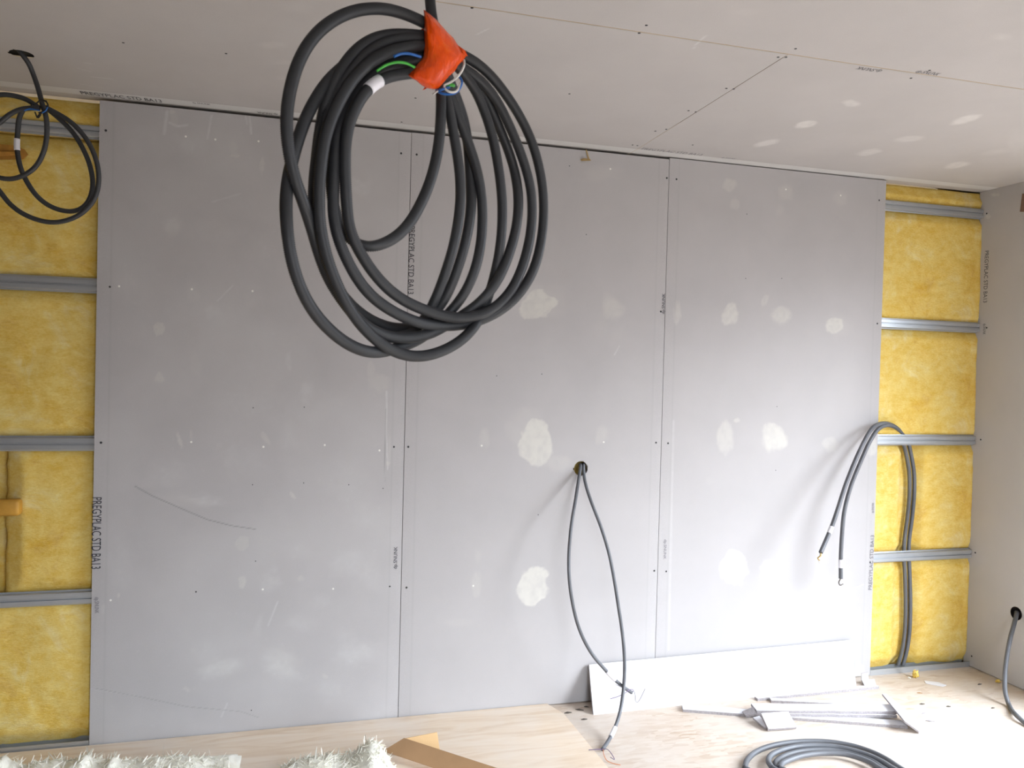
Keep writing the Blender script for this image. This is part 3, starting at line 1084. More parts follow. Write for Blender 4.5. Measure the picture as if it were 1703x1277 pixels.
names = ['lowest', 'third', 'second', 'top']
LR = {4: 'galvanised steel rail crossing behind the small hanging coil', 3: 'second steel rail from the top on the left wool',
      2: 'steel rail on the left wool just above the ochre peg', 1: 'lowest horizontal rail on the left wool, below the ochre peg'}
RR = {4: 'dark top steel rail on the right wool, near the ceiling', 3: 'shiny steel rail on the right wool, above the conduit bend',
      2: 'steel rail on the right wool that the conduits loop over', 1: 'lowest horizontal rail on the right wool, in front of the conduits'}
def rail_z(px, py):
    return at(px, py, 1, 0.0128)[2]
ZL = {4: rail_z(100, 213), 3: rail_z(100, 472), 2: rail_z(100, 738), 1: rail_z(100, 996)}
ZR = {4: rail_z(1550, 347), 3: rail_z(1550, 541), 2: rail_z(1550, 732), 1: rail_z(1550, 924)}
for k in (4, 3, 2, 1):
    rail(ROOM_L + 0.01, -0.002, ZL[k], LR[k], 0.047 if k != 4 else 0.043)
    rail(B3 + 0.002 if k in (4,) else B3 - 0.001 + 0.003, ROOM_R - 0.004, ZR[k], RR[k], 0.044)


def track(x0, x1, label):
    mb = MB()
    mb.box((x0, 0.004, 0.0), (x1, 0.052, 0.002))
    mb.box((x0, 0.002, 0.0), (x1, 0.004, 0.028))
    mb.box((x0, 0.052, 0.0), (x1, 0.054, 0.028))
    return tag(mb.obj('floor_track', M['steel']), label, 'track', 'steel floor tracks')


track(ROOM_L + 0.01, -0.002, 'steel floor track under the left yellow wool')
track(B3 + 0.003, ROOM_R - 0.003, 'steel floor track under the right yellow wool, at the corner')

# ================================================================== PLYWOOD, LEANING STRIP, OFFCUTS
mb = MB()
PZ = 0.012
c1, c2 = at(918, 1181, 2, PZ), at(937, 1186, 2, PZ)
c3 = at(1012, 1277, 2, PZ)
dirv = (c3 - c2) / np.linalg.norm(c3 - c2)
c4 = c2 + dirv * 1.25
q = [(ROOM_L + 0.02, -0.006, PZ), (ROOM_L + 0.02, c4[1], PZ), (c4[0], c4[1], PZ), (c2[0], c2[1], PZ), (c1[0], -0.006, PZ)]
mb.slab(q, (0, 0, -PZ + 0.0003), 0, 0)
tag(mb.obj('plywood_sheet', M['ply']), 'pale plywood sheet lying on the floor along the wall foot, left half', 'plywood')

# leaning strip of plasterboard
bl, br = at(987, 1189, 2, 0.0), at(1424, 1141, 2, 0.0)
tl, tr = at(979.5, 1105, 1, -0.016), at(1415, 1064, 1, -0.016)
nrm = np.cross(br - bl, tl - bl)
nrm /= np.linalg.norm(nrm)
if nrm[1] > 0:
    nrm = -nrm
mb = MB()
mb.slab([bl, br, tr, tl], -nrm * 0.0125, 0, 1)
lean = mb.obj('leaning_plasterboard_strip', [M['white_paper'], M['core']])
tag(lean, 'long white plasterboard strip leaning against the foot of the back wall', 'plasterboard strip')
ta = at(1115, 1100, 1, -0.02)
ex = (tr - tl) / np.linalg.norm(tr - tl)
ey = (tl - bl) / np.linalg.norm(tl - bl)
# foot of the mark on the strip's own plane
def on_strip(px, py):
    d = ray(px, py)
    t = ((bl - CAM) @ nrm) / (d @ nrm)
    return CAM + d * t + nrm * EPS
p0, p1 = on_strip(1115, 1101), on_strip(1086, 1104)
text_mesh(MARK, p0 + ey * 0.011, p1 - p0, -ey, np.linalg.norm(p1 - p0), 0.022, lean, 'ink_grey')


def strip(p_a, p_b, z0, width, th, label, tilt=0.0, group='plasterboard offcuts on the floor', name='plasterboard_offcut', z_b=None, side=-1, face='white_paper'):
    """a straight offcut whose far top edge runs from pixel p_a to pixel p_b at height z0 + th"""
    zb = z0 if z_b is None else z_b
    a, b = at(*p_a, 2, z0 + th), at(*p_b, 2, zb + th)
    d = (b - a) / np.linalg.norm(b - a)
    s = np.array([d[1], -d[0], 0]) * width
    n = 24
    mb = MB()
    # ragged cut edge facing the room
    top, bot = [], []
    for i in range(n + 1):
        t = i / n
        j = 0.0025 * (mnoise.noise(Vector((i * 0.9, p_a[0] * 0.1, 0))))
        top.append(a + (b - a) * t + s * (1 + j / width))
    quad = [a] + top + [b]
    mb.slab(quad, (0, 0, -th), 0, 1)
    o = mb.obj(name, [M[face], M['core']])
    return tag(o, label, 'offcut', group)


strip((1255, 1158), (1456, 1138), 0.0, 0.024, 0.0125, 'thin cut strip lying along the foot of the leaning strip')
strip((1280, 1160), (1400, 1166), 0.0, 0.03, 0.0125, 'short grey strip behind the pair of stacked strips')
strip((1134, 1171), (1502, 1198), 0.0, 0.055, 0.0125, 'long low strip pointing left under the stacked strips')
strip((1250, 1174), (1478, 1177.5), 0.0127, 0.075, 0.0125, 'lower of the two stacked white strips')
strip((1249, 1169.5), (1481, 1171), 0.0254, 0.075, 0.0125, 'upper of the two stacked white strips')


def free_slab(pts, th, label, name='plasterboard_offcut', mats=('white_paper', 'core'), cat='offcut', group='plasterboard offcuts on the floor'):
    q = [at(x, y, 2, z) for x, y, z in pts]
    n = np.cross(q[1] - q[0], q[2] - q[0])
    n /= np.linalg.norm(n)
    if n[2] < 0:
        n = -n
    mb = MB()
    mb.slab(q, -n * th, 0, 1)
    o = mb.obj(name, [M[k] for k in mats])
    return tag(o, label, cat, group)


free_slab([(1266, 1186, 0.052), (1311, 1183, 0.052), (1325, 1209, 0.0145), (1278, 1212, 0.0145)], 0.0125, 'small square white chunk propped against the stacked strips')
free_slab([(1252, 1193, 0.022), (1263, 1190, 0.026), (1281, 1211, 0.010), (1271, 1209, 0.010)], 0.008, 'narrow broken splinter beside the square white chunk')
free_slab([(1234, 1183, 0.020), (1252, 1175, 0.043), (1258, 1186, 0.034), (1240, 1190, 0.018)], 0.012, 'crumbled stub at the left end of the stacked strips', mats=('core', 'core'))
free_slab([(1467, 1153, 0.060), (1474, 1154, 0.060), (1541, 1209, 0.013), (1529, 1216, 0.013), (1504, 1198, 0.056)], 0.010, 'pale pointed sliver lying across the right end of the stacked strips')
free_slab([(1433, 1130, 0.02), (1454, 1129, 0.02), (1457, 1138, 0.006), (1438, 1140, 0.006)], 0.006, 'tiny white fragment by the right end of the leaning strip')
free_slab([(1432, 1119, 0.09), (1443, 1117, 0.09), (1444, 1130, 0.012), (1432, 1131, 0.012)], 0.004, 'upright white shard against the wall by the right end of the leaning strip')
free_slab([(1537, 1131.5, 0.003), (1560, 1134, 0.003), (1574, 1139, 0.003), (1568, 1141, 0.003), (1540, 1136, 0.003)], 0.0025, 'thin white paper scrap on the floor near the right insulation',
          name='paper_scrap', mats=('white_paper', 'white_paper'), cat='scrap', group='scraps on the floor')
for (px, py, s, lab, mk_) in [(1533, 1171.5, 1.0, 'dark sliver on the floor, nearest to the pointed offcut tip', 'chip'), (1577, 1175.5, 0.8, 'dark chip on the floor right of the pointed sliver', 'chip'),
                         (1536, 1187, 1.0, 'pale chip on the floor beside the pointed sliver', 'core'), (1546, 1199.5, 1.5, 'grey flake just right of the pointed sliver tip', 'core'),
                         (1629, 1138.5, 1.0, 'dark chip in the shade by the right wall', 'chip'), (1651, 1178, 0.7, 'dark crumb on the bright floor near the right conduit', 'chip'),
                         (1529, 1153, 1.0, 'pink brown flake on the floor between the paper scrap and the pointed sliver', 'cardboard'),
                         (944, 1186, 1.4, 'dark wood splinter at the corner of the plywood sheet', 'chip'), (963, 1181, 1.5, 'long dark splinter in the shade of the leaning strip', 'chip'),
                         (971, 1197, 1.1, 'dark splinter on the floor left of the leaning strip', 'chip'), (975, 1176, 0.9, 'black crumb behind the left end of the leaning strip', 'chip')]:
    c = at(px, py, 2, 0.0 if px > 950 else 0.0)
    mb = MB()
    w_, h_ = 0.014 * s, 0.0045 * s
    an = random.uniform(-0.5, 0.5)
    dx, dy = np.array([math.cos(an), math.sin(an), 0]), np.array([-math.sin(an), math.cos(an), 0])
    mb.slab([c + dx * w_ + (0, 0, .004), c + dy * h_ + (0, 0, .005), c - dx * w_ * 0.8 + dy * 0.001 + (0, 0, .003), c - dy * h_ * 0.8 + (0, 0, .004)], (0, 0, -0.003), 0, 0)
    tag(mb.obj('chip', M[mk_]), lab, 'chip', 'chips and crumbs on the floor')


def tuft(px, py, r, label, mat_='wool', sz=1.4):
    c = at(px, py, 2, 0.0)
    n, k = 14, 20
    V, Fs = [], []
    for i in range(n + 1):
        ph = PI * i / n
        for j in range(k):
            th = 2 * PI * j / k
            d = np.array([math.sin(ph) * math.cos(th), 0.8 * math.sin(ph) * math.sin(th), sz * math.cos(ph)])
            rr = r * (0.75 + 0.7 * mnoise.noise(Vector(d * 2.3 + c * 9)))
            V.append(c + d * rr + np.array([0, 0, r * sz * 0.72]))
    for i in range(n):
        for j in range(k):
            j2 = (j + 1) % k
            Fs.append((i * k + j, (i + 1) * k + j, (i + 1) * k + j2, i * k + j2))
    V = np.array(V)
    V[:, 2] = np.maximum(V[:, 2], 0.001)
    return tag(obj('wool_tuft', V, Fs, M[mat_]), label, 'tuft', 'loose yellow wool tufts')


tuft(1522, 1127, 0.018, 'yellow wool tuft on the floor by the steel track')
tuft(1660, 1135, 0.014, 'yellow wool tuft in the shade by the right wall', sz=0.7)
tuft(1512, 1128, 0.008, 'tiny pale wool shred left of the yellow tuft', 'wool_white', 0.6)

# tape scrap stuck under the ceiling, wedge on the right wall
mb = MB()
mb.slab([at(974, 249, 1, -0.003), at(976, 249, 1, -0.003), at(980.5, 265, 1, -0.006), at(978, 265, 1, -0.006)], (0, 0.0015, 0), 0, 0)
mb.slab([at(965, 265, 1, -0.010), at(970, 263, 1, -0.004), at(981, 264, 1, -0.004), at(983, 267, 1, -0.008), at(967, 267.5, 1, -0.012)], (0, 0.002, 0), 0, 0)
tag(mb.obj('tape_scrap', M['tan']), 'curled tan tape scrap hanging at the top of the middle board', 'tape')
mb = MB()
mb.slab([at(1700, 322, 0, ROOM_R - 0.004), at(1703, 322, 0, ROOM_R - 0.004), at(1705, 352, 0, ROOM_R - 0.012), at(1696, 352, 0, ROOM_R - 0.012)], (0.006, 0, 0), 0, 0)
tag(mb.obj('wood_wedge', M['brown']), 'brown wooden wedge high on the right wall at the picture edge', 'wedge')

# ================================================================== CONDUITS AT THE WALL
R16 = 0.0085


def lerp_pts(pts, Y0Y1):
    """pixel path with a depth from the wall given at a few of its points: [(i, Y)], interpolated between"""
    ks, ys = zip(*Y0Y1)
    return [at(x, y, 1, float(np.interp(i, ks, ys))) for i, (x, y) in enumerate(pts)]


def sleeve_obj(curve, pa, pb, r, parent, label='white marker sleeve', soft=2):
    C = sub_curve(curve, pa, pb, soft)
    C, L = resample(C, 0.004)
    V, Fq = tube(C, r, 14)
    o = obj('marker_sleeve', V, Fq, M['sleeve'], parent)
    o['label'] = label
    return o


# the pair out of the round hole
GH = 'pair of conduits out of the round hole'
pL = [(965.5, 774), (965, 780), (962, 800), (957, 832), (950, 875), (946, 925), (947, 965), (954, 1012), (965, 1050), (983, 1085), (1006, 1113), (1030, 1137), (1051, 1152)]
cL = [at(965, 772, 1, 0.045) + np.array([0, 0, 0.0])] + lerp_pts(pL, [(0, 0.0), (1, -0.014), (2, -0.05), (4, -0.17), (6, -0.23), (9, -0.24), (12, -0.24)])
root = empty('electrical_conduit', at(966, 779, 1, 0.0), 'thin grey conduit curving left out of the round hole, its end crossing the other', 'conduit', GH)
conduit_obj('conduit_tube', [cL], R16 * 0.92, root, 0.006, 10)
sleeve_obj(cL, at(1009, 1116, 1, -0.24), at(1023, 1130, 1, -0.24), R16 * 1.12, root)
e0 = at(1051, 1152, 1, -0.24)
wire_obj('wire', [[at(1050, 1150, 1, -.24), at(1054, 1149, 1, -.24), at(1056.5, 1158, 1, -.24), at(1057, 1165, 1, -.24), at(1060, 1168, 1, -.24), at(1064, 1163, 1, -.24), at(1073, 1145, 1, -.24)]], 0.0014, root, 'grey_wire')
wire_obj('wire', [[at(1052, 1152, 1, -.24), at(1053, 1147, 1, -.25), at(1047, 1147, 1, -.26), at(1040, 1152, 1, -.27), at(1028, 1158, 1, -.27), at(1015, 1162, 1, -.27)]], 0.0014, root, 'violet', label='violet wire')
wire_obj('wire', [[at(1048, 1150, 1, -.245), at(1036, 1144, 1, -.255), at(1024, 1138, 1, -.255)]], 0.0012, root, 'grey_wire')
pR = [(970.5, 774), (970.5, 782), (974, 805), (984, 836), (999, 875), (1012, 917), (1020, 955), (1028, 1005), (1035, 1052), (1038.5, 1092), (1038, 1133), (1032, 1180), (1022, 1212), (1011, 1233), (1002, 1246)]
fl = at(1002, 1246, 2, 0.0125)
cR = [at(970.5, 772, 1, 0.045)] + lerp_pts(pR, [(0, 0.0), (1, -0.015), (2, -0.05), (5, -0.15), (8, -0.21), (10, -0.25), (14, fl[1])])
root = empty('electrical_conduit', at(970, 779, 1, 0.0), 'thin grey conduit from the round hole whose end rests on the floor', 'conduit', GH)
conduit_obj('conduit_tube', [cR], R16 * 0.92, root, 0.006, 10)
yq = lambda k: float(np.interp(k, [10, 14], [-0.25, fl[1]]))
sleeve_obj(cR, at(1024, 1208, 1, yq(12)), at(1016, 1224, 1, yq(12.6)), R16 * 1.15, root)
fz = lambda x, y, z=0.012: at(x, y, 2, z)
wire_obj('wire', [[fz(1003, 1245, .018), fz(1010, 1246, .024), fz(1018, 1255, .02), fz(1022, 1263, .014), fz(1015, 1259, .012)]], 0.0014, root, 'violet', label='violet wire')
wire_obj('wire', [[fz(1003, 1246, .018), fz(1004, 1254, .014), fz(1010, 1265, .006), fz(1022, 1270, .004), fz(1032, 1272, .004)]], 0.0014, root, 'copper', label='orange wire')
wire_obj('wire', [[fz(1003, 1246, .018), fz(995, 1246, .02), fz(979, 1247, .018)]], 0.0014, root, 'violet', label='violet wire')

# the pair that loops over the rail on the right
GR = 'pair of conduits looping over the right rail'
base_pts = [(1497, 1107), (1504, 1082), (1508.5, 1050), (1510, 1010), (1509, 960), (1507.5, 925), (1508, 898), (1513, 860), (1516.5, 820), (1516, 785), (1511, 755), (1505, 732)]
baseY = [(0, 0.036), (11, 0.038)]
topA = [(1497, 717), (1485, 707), (1468, 704), (1452, 712), (1438, 735), (1424, 765), (1408, 805), (1395, 845), (1384, 877), (1372, 905), (1366, 919)]
topB = [(1500, 722), (1489, 711), (1473, 707), (1458, 715), (1444, 737), (1430, 768), (1414, 808), (1403, 850), (1399, 890), (1397, 930), (1397, 962)]
for nm, off, topP, lab, end in (('A', -4.0, topA, 'grey conduit ending higher, with a white marker sleeve, looped over the right rail', 0),
                                ('B', 4.0, topB, 'grey conduit hanging straighter and ending lower, looped over the right rail', 1)):
    P = [at(x + off, y, 1, 0.0425) for x, y in base_pts]
    n = len(topP)
    ys = np.interp(np.arange(n), [0, 1, 2, 4, 7, n - 1], [0.040, 0.010, -0.03, -0.11, -0.21, -0.26] if end == 0 else [0.041, 0.014, -0.022, -0.075, -0.12, -0.13])
    Q = [at(x + (off * 0.3), y, 1, float(yy)) for (x, y), yy in zip(topP, ys)]
    c = P + Q
    root = empty('electrical_conduit', c[0], lab, 'conduit', GR)
    conduit_obj('conduit_tube', [c], 0.0104, root, 0.006, 10)
    if end == 0:
        sleeve_obj(c, at(1384.5, 877, 1, ys[8]), at(1380, 888, 1, ys[8]), 0.0112, root)
        E0 = Q[-1]
        wire_obj('wire', [[E0, at(1363, 925, 1, -.26), at(1361, 931, 1, -.26), at(1364, 937, 1, -.26)]], 0.0022, root, 'white')
        wire_obj('wire', [[E0, at(1365, 924, 1, -.263), at(1360, 928, 1, -.263), at(1363, 932, 1, -.263)]], 0.0028, root, 'brass', label='tan wire end')
    else:
        sleeve_obj(c, at(1398, 930, 1, ys[9]), at(1398, 944, 1, ys[9]), 0.0110, root)
        E0 = Q[-1]
        wire_obj('wire', [[E0, at(1395, 968, 1, -.13), at(1397, 973, 1, -.13), at(1402, 971, 1, -.13)]], 0.0026, root, 'chip', label='dark wire end')
        wire_obj('wire', [[E0, at(1399, 969, 1, -.13), at(1404, 977, 1, -.13), at(1420, 977, 1, -.12), at(1436, 972, 1, -.10)]], 0.0018, root, 'white', label='white wire')

# out of the right wall
cW = [at(1690, 1018, 0, ROOM_R + 0.03), at(1691, 1020, 0, ROOM_R - 0.004)]
pts = [(1687, 1036, -.30), (1680, 1062, -.335), (1674, 1095, -.37), (1671, 1125, -.40), (1672, 1152, -.43), (1678, 1172, -.46)]
cW += [at(x, y, 1, Y) for x, y, Y in pts]
cW += [at(1690, 1189, 2, 0.02), at(1706, 1203, 2, 0.011), at(1745, 1225, 2, 0.011), at(1800, 1245, 2, 0.011)]
root = empty('electrical_conduit', HOLE_R, 'dark conduit drooping from the hole in the right wall to the floor', 'conduit')
conduit_obj('conduit_tube', [cW], 0.0105, root, 0.005, 12)

# ================================================================== FLOOR COIL
R20 = 0.0105
def circle_fit(P):
    A = np.c_[2 * P[:, 0], 2 * P[:, 1], np.ones(len(P))]
    b = (P[:, :2] ** 2).sum(1)
    s = np.linalg.lstsq(A, b, rcond=None)[0]
    return s[0], s[1], math.sqrt(s[2] + s[0] ** 2 + s[1] ** 2)


loops_px = [([(1239, 1277), (1242, 1265), (1256, 1251), (1280, 1241), (1314, 1234.5), (1349, 1232.5), (1384, 1234), (1420, 1240.5), (1452, 1251), (1476, 1263), (1497, 1277)], 0.012),
            ([(1285, 1277), (1278, 1267), (1281, 1257), (1293, 1249.5), (1320, 1242), (1349, 1239.5), (1384, 1241), (1420, 1248), (1450, 1258), (1470, 1268), (1484, 1277)], 0.022),
            ([(1292, 1277), (1290, 1268), (1302, 1258), (1326, 1250), (1355, 1247), (1390, 1248), (1425, 1255), (1452, 1266), (1468, 1277)], 0.012),
            ([(1297, 1277), (1300, 1270), (1314, 1263), (1338, 1256), (1372, 1252.5), (1405, 1254), (1432, 1261), (1452, 1270), (1462, 1277)], 0.022)]
curves = []
for k, (pp, z) in enumerate(loops_px):
    P = np.array([at(x, y, 2, z) for x, y in pp])
    # carry the seen arc on round below the frame to close the turn
    a, b = P[-1], P[0]
    mid = (a + b) / 2
    wv = (b - a) / 2
    depth = 0.34 - 0.03 * k
    back = [mid - wv * math.cos(t) * 1.0 + np.array([0.02, -depth * math.sin(t), 0]) for t in np.linspace(0.25, PI - 0.25, 7)]
    C = list(P) + back + [P[0] + np.array([0, 0, 0.0])]
    curves.append(C)
root = empty('conduit_coil', at(1365, 1277, 2, 0.0), 'coil of grey conduit lying on the floor at the bottom right', 'conduit coil')
conduit_obj('conduit_tube', curves, R20, root, 0.006, 12)

# ================================================================== SMALL COIL AT THE LEFT
RS = 0.0085
def smallD(x, y):
    return 2.66 + (x - 70) * 0.0004 + (y - 180) * 0.0002
def sd(pts, off=0.0):
    return [deep(x, y, smallD(x, y) + off) for x, y in pts]
hole = HOLE_L
drop = [hole + np.array([-0.02, 0, 0.03]), hole + np.array([0.003, 0.0, -0.004])]
drop += [deep(x, y, D) for x, y, D in [(47, 103, 2.64), (54, 120, 2.66), (61, 139, 2.665), (67, 160, 2.665), (71, 176, 2.66)]]
inner = sd([(71, 176), (76, 190), (78, 207), (77, 235), (71, 257), (59, 278), (41, 291), (19, 298), (0, 296), (-22, 286), (-33, 262), (-30, 235), (-18, 217), (0, 204), (16, 190), (33, 182), (50, 179.5), (66, 180)], -0.012)
outer = sd([(66, 180), (44, 165), (27, 160), (11, 157), (-5, 158), (-26, 168), (-42, 196), (-44, 235), (-32, 274), (-14, 302), (0, 318), (14, 337), (37, 355), (67, 367), (92, 370), (119, 364), (141, 351), (157, 331), (164, 306),
            (163.5, 282), (157, 257), (145, 233), (130, 214), (113, 199), (94, 188), (75, 178)], 0.004)
third = sd([(75, 178), (90, 190), (104, 202), (122, 221), (138, 247), (149, 273), (154.5, 302), (152, 324), (142, 342), (126, 351), (107, 351), (83, 343), (62, 327), (45, 303), (34, 279), (29, 254), (28, 238), (29.5, 220), (32, 194), (38, 183)], 0.018)
root = empty('conduit_coil', hole, 'small grey conduit coil hanging from the ceiling hole before the left wool', 'conduit coil', 'hanging conduit coils')
conduit_obj('conduit_tube', [drop + inner[1:], outer, third], RS, root, 0.0055, 10, None, 'conduit_dark', 6)
sleeve_obj(third, sd([(28.2, 230)], .018)[0], sd([(28.5, 250)], .018)[0], RS * 1.1, root)
wire_obj('tie_wire', [sd([(60, 172), (70, 166), (79, 172), (78, 182), (66, 190), (61, 196)], -0.02), sd([(64, 188), (74, 184), (80, 176), (76, 167)], -0.022),
                      sd([(58, 186), (63, 196), (68, 190)], -0.02), sd([(52, 172), (53, 179), (60, 178)], -0.015)], 0.0024, root, 'black')
wire_obj('wire', [sd([(40, 184), (50, 181), (58, 182.5), (66, 184)], -0.026), sd([(70, 188), (76, 184), (79, 178)], -0.026)], 0.0022, root, 'blue', label='blue wire')

# ================================================================== BIG HANGING COIL
def bigD(x):
    return 1.185 + (x - 470) * (1.56 - 1.185) / (905 - 470)


def bd(pts, off=0.0):
    """pts: (x, y[, extra depth])"""
    return [deep(p[0], p[1], bigD(p[0]) + off + (p[2] if len(p) > 2 else 0.0)) for p in pts]


def c1(x, y): return (450 + x / 6.384, y / 6.384)
def c2(x, y): return (680 + x / 6.384, y / 6.384)
def c3(x, y): return (450 + x / 6.384, 180 + y / 6.384)
def c4(x, y): return (680 + x / 6.384, 180 + y / 6.384)
def c5(x, y): return (450 + x / 6.384, 330 + y / 6.384)
def c6(x, y): return (680 + x / 6.384, 330 + y / 6.384)
def c7(x, y): return (500 + x / 6.384, 430 + y / 6.384)
def c8(x, y): return (680 + x / 6.384, 430 + y / 6.384)
def z(p, e): return (p[0], p[1], e)


R_BIG = 0.0100
KNOT = (735, 85)
# A: outermost at top left, crosses behind the wide front turn, runs out along the bottom to the right
A = [(738, 62), (722, 42), c1(1596, 225), c1(1380, 120), c1(1130, 78), c1(900, 105), c1(690, 190), c1(500, 330), c1(340, 545), c1(240, 790), c1(185, 1050), c3(155, 80), c3(165, 300), c3(195, 500), c3(235, 700),
     z(c3(300, 900), .004), z(c3(390, 1080), .012), z(c5(440, 330), .026), z(c5(520, 620), .028), z(c5(620, 900), .028), z(c7(400, 380), .024), z(c7(560, 620), .006), z(c7(700, 740), .004), z(c7(880, 830), .010), z(c7(1120, 850), .016),
     z(c8(150, 830), .020), z(c8(330, 755), .028), z(c8(520, 630), .030), z(c8(690, 530), .024), c8(850, 380), c8(985, 160), c6(1075, 560), c6(1150, 300), c6(1168, 60), z(c4(1165, 880), .014), z(c4(1130, 680), .020), z(c4(1080, 500), .024), z(c4(1000, 300), .024),
     z(c4(900, 60), .022), z(c2(750, 900), .02), z(c2(640, 780), .02), z(c2(520, 700), .0), (745, 90)]
# B: the wide turn on the left that swings lowest at the bottom
B = [(742, 80), (722, 74), c1(1596, 480), c1(1400, 505), c1(1200, 560), c1(1010, 690), c1(850, 860), c1(740, 1040), c1(660, 1230), c3(590, 200), c3(560, 400), c3(530, 600), c3(512, 800), c3(510, 1000), c5(510, 200), c5(545, 450), c5(600, 650), c5(680, 870),
     c5(770, 1060), c7(480, 480), c7(560, 620), c7(680, 760), c7(830, 900), c7(1000, 1005), c7(1200, 1055), c7(1400, 1030), c7(1560, 960), c8(500, 925), c8(610, 830), z(c8(700, 730), .012), z(c8(790, 560), .032), z(c8(850, 400), .034), z(c6(880, 920), .030), z(c6(930, 740), .022),
     c6(965, 560), c6(988, 350), c6(997, 100), c4(990, 900), c4(955, 650), c4(915, 400), c4(860, 180), c2(810, 1200), c2(745, 1020), c2(670, 860), c2(560, 760), (748, 96)]
# C: starts under the bundle, becomes the leftmost turn
Cc = [(740, 76), (715, 62), z(c1(1500, 420), .03), z(c1(1250, 420), .034), z(c1(1000, 520), .034), z(c1(800, 690), .034), z(c1(620, 830), .032), z(c1(500, 1010), .028), z(c1(400, 1190), .024), z(c3(330, 190), .022), z(c3(285, 340), .024), z(c3(250, 480), .026), z(c3(190, 680), .026),
      z(c3(160, 860), .022), z(c3(160, 1050), .014), c5(165, 260), c5(180, 450), c5(215, 650), c5(270, 850), c5(350, 1040), c5(460, 1240), c7(250, 705), c7(400, 855), c7(550, 950), c7(700, 1000), z(c7(860, 1000), .022), z(c7(1000, 960), .030), z(c7(1150, 910), .034),
      z(c8(150, 850), .040), z(c8(270, 740), .044), z(c8(380, 620), .042), z(c8(490, 520), .036), z(c8(590, 390), .010), c8(680, 200), c6(750, 600), c6(780, 350), c6(785, 100), c4(780, 950), c4(750, 750), c4(690, 520), c4(610, 300), c4(520, 100), c2(490, 1120), c2(420, 960), (738, 120)]
# D: pale turn beside the front one; far right outside
D_ = [(742, 84), (722, 80), z(c1(1596, 640), .02), z(c1(1350, 640), .030), z(c1(1120, 740), .034), z(c1(950, 900), .032), z(c1(840, 1080), .030), z(c1(770, 1270), .026), z(c3(720, 150), .022), z(c3(690, 320), .018), z(c3(680, 500), .014), z(c3(675, 700), .012), z(c3(665, 900), .012), z(c3(655, 1090), .012),
      z(c5(650, 180), .012), c5(700, 400), c5(760, 560), c5(860, 760), c5(960, 930), c5(1100, 1090), c7(880, 500), c7(1010, 590), c7(1150, 650), z(c7(1320, 705), .010), z(c8(330, 715), .022), z(c8(480, 715), .026), z(c8(620, 705), .026), z(c8(760, 670), .022), c8(920, 590), c8(1080, 480), c8(1210, 330), c8(1340, 110),
      c6(1385, 560), c6(1425, 350), c6(1436, 100), c4(1430, 900), c4(1405, 700), c4(1350, 480), c4(1270, 250), c4(1150, 30), c2(1060, 1040), c2(920, 850), c2(780, 700), c2(640, 610), c2(520, 560), (752, 84)]
# F: innermost left turn carrying the sleeve; the bright front turn along the bottom
F_ = [(738, 116), z(c1(1596, 770), -.01), c1(1450, 775), c1(1300, 790), c1(1170, 830), c1(1060, 900), c1(960, 1010), c1(890, 1150), c1(845, 1277), c3(815, 130), c3(795, 280), c3(785, 450), c3(785, 620), c3(795, 800), c3(800, 950), c3(820, 1120), c5(800, 280), c5(860, 430), c5(950, 580), c5(1060, 760), c5(1190, 920),
      c5(1330, 1040), c5(1480, 1130), c7(1270, 530), c7(1420, 590), c8(280, 590), c8(420, 630), c8(560, 640), c8(700, 620), c8(850, 570), c8(980, 480), c8(1090, 350), c8(1180, 180), c6(1220, 680), c6(1280, 480), c6(1308, 250), c6(1314, 50), c4(1310, 900), c4(1270, 720), c4(1200, 500), c4(1120, 300), c4(1020, 80),
      c2(940, 1060), c2(840, 920), c2(720, 810), c2(600, 720), c2(480, 700), (745, 100)]
# N: the tail from the knot that swings in behind the front turns
N_c = [(733, 130), c2(345, 1020), c2(345, 1150), c4(345, 0), c4(338, 180), c4(322, 380), c4(285, 580), c4(225, 800), c4(150, 980), c4(60, 1140), c5(1480, 290), c5(1360, 400), c5(1220, 490), z(c5(1080, 540), .006), z(c5(960, 540), .034), z(c5(850, 490), .044), z(c5(760, 380), .046), z(c5(690, 200), .044),
       z(c3(640, 950), .044), z(c3(640, 700), .044), z(c3(660, 420), .044), z(c3(720, 180), .046), z(c1(880, 1020), .046), z(c1(1080, 780), .044), z(c1(1300, 690), .036), (722, 100)]
# G, K1, K2: turns mostly hidden on the left, seen as the dark strands on the right
G = [(742, 72), (720, 62), z(c1(1596, 400), .004), z(c1(1420, 395), .008), z(c1(1250, 425), .012), z(c1(1080, 510), .014), z(c1(930, 640), .016), z(c1(790, 830), .018), z(c1(680, 1010), .02), z(c1(600, 1200), .02), z(c3(545, 250), .022), z(c3(510, 450), .024), z(c3(475, 650), .026), z(c3(450, 880), .030), z(c3(450, 1100), .036),
     z(c5(470, 330), .046), z(c5(520, 560), .048), z(c5(610, 800), .048), z(c5(720, 1020), .048), z(c7(500, 520), .046), z(c7(640, 690), .044), z(c7(800, 800), .046), z(c7(1000, 850), .050), z(c7(1170, 830), .052), z(c8(100, 740), .054), z(c8(190, 620), .050), z(c8(270, 480), .040),
     z(c6(330, 950), .022), z(c6(400, 760), .014), c6(465, 550), c6(520, 300), c6(548, 80), c4(555, 900), c4(540, 650), c4(510, 450), c4(470, 250), c4(440, 80), c2(430, 1080), c2(400, 960), (736, 128)]
